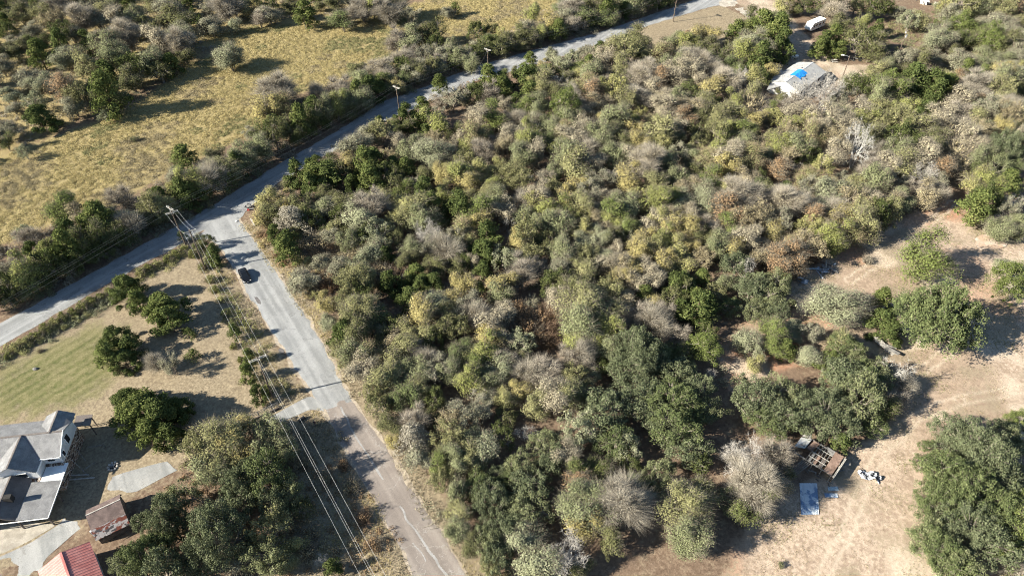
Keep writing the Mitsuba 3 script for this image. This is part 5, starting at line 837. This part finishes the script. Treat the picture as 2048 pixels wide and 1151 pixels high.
# ---------------------------------------------------------------- ruined shed and what lies about it
def ruin():
    f = Frame(at(1607, 884), -43.0); t = thing('ruined_shed', 'roofless ruin of a wooden shed with bare rafters in the clearing', 'ruin'); L, D, Hh = 6.9, 4.4, 1.9
    for x in (0, 1.6, 3.2, 4.8, 6.4, L):
        for y in (0, -D): part('post', f.box((x-.06, y-.06, 0), (x+.06, y+.06, Hh)), 'grey_wood', t)
    for y in (0, -D, -D/2): part('plate', f.beam((0, y, Hh), (L, y, Hh), .14, .14), 'grey_wood', t)
    part('end_wall', f.box((L, -D, 0), (L+.08, 0, Hh-.1)), 'grey_wood', t)
    for x in np.arange(2.0, 5.2, .52): part('rafter', f.beam((x, .2, Hh+.1), (x, -D-.2, Hh+.1), .08, .14), 'grey_wood', t)
    for x in (6.75, L): part('rafter', f.beam((x, .2, Hh+.1), (x, -D-.2, Hh+.1), .12, .14), 'pale_wood', t)
    for y in (-1.1, -2.4, -3.5): part('purlin', f.beam((2.0, y, Hh+.22), (5.0, y+.1, Hh+.2), .1, .05), 'pale_wood', t)
    part('roof_sheet', f.panel([(5.0, .2, Hh+.25), (6.45, .2, Hh+.25), (6.45, -D-.1, Hh+.2), (5.1, -D-.2, Hh+.2)], .05), 'plywood', t, label='brown plywood roof sheet')
    part('roof_sheet', f.panel([(3.6, .2, Hh+.27), (5.0, .2, Hh+.27), (5.0, -1.0, Hh+.25), (4.0, -.6, Hh+.25)], .05), 'grey_wood', t)
    part('roof_sheet', f.panel([(1.4, -.2, Hh+.3), (2.4, -.2, Hh+.3), (2.0, -2.6, Hh+.25), (1.1, -2.2, Hh+.2)], .05), 'plywood', t)
    part('roof_sheet', f.panel([(-.6, -.8, 1.9), (1.0, -.3, 2.2), (.9, -2.6, 2.0), (-.6, -3.0, 1.5)], .05), 'galvanized', t, label='slipped pale metal sheet'); part('roof_sheet', f.panel([(-1.0, .6, 2.1), (.4, .9, 2.3), (.9, -.3, 2.25), (-.5, -.6, 2.0)], .05), 'grey_wood', t)
    r = np.random.default_rng(2)
    for i in range(9): o = np.array([r.uniform(1, 7), -D-r.uniform(.1, 1.2), .15+.1*i]); part('fallen_board', f.beam(o, o+[r.uniform(-1.4, 1.4), r.uniform(-.8, .8), r.uniform(-.1, .5)], .2, .05), ('grey_wood', 'dark_wood')[i % 2], t)
    for i in range(14): o = np.array([r.uniform(.4, 6.8), -r.uniform(.4, D-.4), .2+.12*(i % 7)]); a = r.uniform(0, 3.1); part('fallen_board', f.beam(o, o+[1.6*math.cos(a), 1.6*math.sin(a), r.uniform(-.1, .9)], r.uniform(.1, .4), .05), ('grey_wood', 'dark_wood', 'plywood')[i % 3], t)
    for i in range(3): x = 2.3+i*.9; part('roof_sheet', f.panel([(x, -D*.5-i*.3, Hh+.2), (x+.45, -D*.5, Hh+.24), (x+.4, -D-.1, Hh+.16), (x, -D+.1, Hh+.2)], .04), ('grey_wood', 'plywood', 'dark_wood')[i], t)
    for i in range(5): part('leaning_pole', f.beam((.6+.25*i, -D-3.6-.2*i, .1), (1.8+.3*i, -D+.2, 1.8), .09), 'grey_wood', t)
ruin()
def tin(name, corners, mats, label, n):
    p = [at(u, v, .12) for u, v in corners]; t = thing(name, label, 'metal sheet')
    for i in range(n):
        a, b = i/n, (i+1)/n; l0, l1 = p[0]+(p[3]-p[0])*a, p[0]+(p[3]-p[0])*b; r0, r1 = p[1]+(p[2]-p[1])*a, p[1]+(p[2]-p[1])*b; k = 24; V = []
        for s in np.linspace(0, 1, k): z = np.array([0, 0, .035*math.cos(s*k*math.pi)+.03*(i % 2)]); V += [l0+(r0-l0)*s+z, l1+(r1-l1)*s+z-(l1-l0)*-.02]
        q = np.arange(k-1)*2; part('sheet', trimesh.Trimesh(V, np.concatenate([np.stack([q, q+1, q+3], 1), np.stack([q, q+3, q+2], 1)]), process=False), mats, t)
tin('blue_tin_sheets', [(1599, 965), (1634, 965), (1638, 1027), (1602, 1028)], 'blue_tin', 'long blue weathered metal sheets lying on sand below the ruin', 3)
tin('pale_tin_sheet', [(1655, 972), (1675, 972), (1677, 980), (1656, 980)], 'pale_blue', 'pale blue sheet lying just right of the long blue sheets', 1)
tin('dark_tin_sheet', [(1648, 985), (1674, 986), (1676, 994), (1650, 993)], 'blue_tin', 'short blue sheet in dappled shade right of the long blue sheets', 1)
def tarp():
    f = Frame(at(1738, 952), -28); X, Y = np.meshgrid(np.linspace(-1.7, 1.7, 30), np.linspace(-.8, .8, 16)); h = mikit.meshkit.fbm(np.stack([X*1.6, Y*1.6, X*0+2], -1), 4)
    V = np.array([f(x+.2*math.sin(5*y), y+.35*math.sin(2.1*x), .05+1.3*max(0, k-.3)) for x, y, k in zip(X.ravel(), Y.ravel(), h.ravel())]); q = (np.arange(15)[:, None]*30+np.arange(29)).ravel()
    solo('crumpled_tarp', (V, np.concatenate([np.stack([q, q+1, q+31], 1), np.stack([q, q+31, q+30], 1)])), 'torn_tarp', 'crumpled black and white tarp on the sand right of the ruin', 'tarp')
tarp()
# ---------------------------------------------------------------- drive entrance
def rails():
    t = thing('rail_fence', 'low weathered rail fence on the upper side of the concrete drive', 'fence'); a, b = at(504, 836), at(557, 812); d = b-a
    for k in np.linspace(0, 1, 5): part('post', beam(a+d*k, a+d*k+[0, 0, 1.15], .13), 'grey_wood', t)
    for z in (.35, .7, 1.08): part('rail', beam(a+[0, 0, z], b+[0, 0, z], .05, .13), 'grey_wood', t)
    part('headwall', beam(a+[.3, -.5, .2], b+[.3, -.5, .2], .18, .5), 'dark_wood', t)
rails()
def culvert():
    t = thing('culvert', 'dark culvert mouth under the lower edge of the concrete drive', 'culvert'); a, b = at(544, 853), at(561, 843); d = unit(b-a)
    part('headwall', beam(a+[0, 0, .1], b+[0, 0, .1], .25, .35), 'concrete', t); m = trimesh.creation.cylinder(.3, .5, 16); m.apply_transform(trimesh.geometry.align_vectors([0, 0, 1], [d[1], -d[0], 0])); m.apply_translation((a+b)/2+[0, 0, .12]); part('pipe', m, 'soot', t)
culvert()
def mailbox(u, v, label):
    c = at(u, v); t = thing('mailbox', label, 'mailbox'); part('post', beam(c, c+[0, 0, 1.05], .1), 'dark_wood', t); part('box', cat_mesh([box(c+[-.25, -.12, 1.05], c+[.25, .12, 1.22]), capsule(None, .3, .12).apply_translation(c+[0, 0, 1.22])]), 'black_metal', t)
    part('flag', box(c+[.1, -.15, 1.15], c+[.16, -.13, 1.35]), 'red_plastic', t)
mailbox(631, 851, 'black mailbox beside the brown road below the concrete drive'); 
def barrier():
    f = Frame(at(604, 840), 50); t = thing('roadside_bin', 'black bin lying on dry grass below the concrete drive', 'bin'); m = trimesh.creation.cylinder(.32, 1.1, 14); m.apply_transform(trimesh.transformations.rotation_matrix(math.pi/2, [0, 1, 0])); m.apply_translation([0, 0, .33]); part('drum', f.put(m), 'black_metal', t, smooth=40); part('lid', f.box((.55, -.3, .05), (.62, .3, .62)), 'black_metal', t)
barrier()
# ---------------------------------------------------------------- each tree's label, told apart by its look and by the landmark nearest to it
LOOK = {'c': 'dark green cedar', 'C': 'broad dark green cedar', 'k': 'round green shrub', 'o': 'grey green oak', 'O': 'large clumpy live oak', 'd': 'dark green tree', 'y': 'yellow green tree', 'e': 'olive half-bare tree', 'E': 'broad feathery olive tree',
        't': 'tan-leafed tree', 'g': 'grey twiggy tree', 'l': 'pale green tree', 's': 'grey green shrub', 'b': 'rusty brown bush', 'G': 'broad grey twiggy tree', 'Y': 'bright leafy green tree', 'L': 'broad pale green tree', 'S': 'bushy grey green tree', 'h': 'small yellow green shrub', 'w': 'white dead tree', 'W': 'pale bare tree', 'v': 'grey vine-covered mound'}
MARKS = {'the black car': (490, 548), 'the junction pole': (345, 425), 'the white-armed pole': (798, 172), 'the guyed pole': (975, 105), 'the pasture pole': (1346, 30), 'the mobile home': (1600, 155), 'the travel trailer': (1632, 55), 'the lamp pole': (1693, 130),
         'the transformer pole': (1803, 90), 'the tall white snag': (1716, 300), 'the bluish scrap heap': (1655, 537), 'the sand pit': (1985, 485), 'the lumber pile': (1768, 694), 'the ruined shed': (1645, 920), 'the blue metal sheets': (1617, 995), 'the concrete drive': (590, 825),
         'the two-storey house': (60, 910), 'the gambrel barn': (215, 1035), 'the pole above the drive': (517, 722), 'the lone lawn stump': (71, 738), 'the vine mound': (583, 441), 'the tall feathery column': (1380, 1030), 'the bare twig tree by the side lot': (855, 474),
         'the bright cedar pair': (1395, 590), 'the mauve thicket': (1060, 640), 'the big feathery elm': (1185, 620), 'the broad pale oak': (1270, 715), 'the big twiggy grey tree': (1520, 420), 'the rusty gap': (775, 560), 'the dark gap by the road': (930, 238), 'the far tall cedars': (1520, 70), 'the right-hand live oaks': (1930, 950), 'the round clearing oak': (1865, 640), 'the lawn cedars': (290, 600), 'the lower bend of the road': (745, 215), 'the upper straight of the road': (1120, 90), 'the field-edge cedar': (215, 195), 'the left lone cedar': (74, 233), 'the hedge cedar': (366, 320), 'the top shrub clump': (330, 40), 'the lone field tree': (458, 115), 'the field thicket': (835, 80),
         'the top left corner': (0, 0), 'the top right corner': (2048, 0), 'the bottom right corner': (2048, 1151), 'the bottom edge middle': (1050, 1151), 'the photo centre': (1024, 575), 'the left edge middle': (0, 500), 'the right edge middle': (2048, 620), 'the top edge middle': (800, 0)}
ORD = ['nearest', 'second', 'third', 'fourth', 'fifth', 'sixth', 'seventh', 'eighth', 'ninth', 'tenth', 'eleventh', 'twelfth', 'thirteenth', 'fourteenth', 'fifteenth', 'sixteenth', 'seventeenth', 'eighteenth', 'nineteenth', 'twentieth', 'twenty-first', 'twenty-second', 'twenty-third', 'twenty-fourth', 'twenty-fifth', 'twenty-sixth', 'twenty-seventh', 'twenty-eighth', 'twenty-ninth', 'thirtieth', 'thirty-first', 'thirty-second', 'thirty-third', 'thirty-fourth']
names = list(MARKS); mk = np.array([MARKS[n] for n in names], float); bins = {}
for key, c, u, v, W in tree_keys:
    d = np.hypot(mk[:, 0]-u, mk[:, 1]-v); i = int(np.argmin(d)); du, dv = u-mk[i, 0], v-mk[i, 1]
    side = ('right of' if du > 0 else 'left of') if abs(du) > abs(dv) else ('below' if dv > 0 else 'above')
    bins.setdefault((c, i, side), []).append((d[i], key))
for (c, i, side), lst in bins.items():
    lst.sort()
    for n, (dd, key) in enumerate(lst):
        first = LOOK[c] if len(lst) == 1 else f'{ORD[min(n, 33)]} {LOOK[c]}'
        labels[key].update(label=f'{first} {side} {names[i]}' if len(lst) == 1 else f'{first} counting outward {side} {names[i]}', group=f'{LOOK[c]}s'.replace('bushs', 'bushes'))
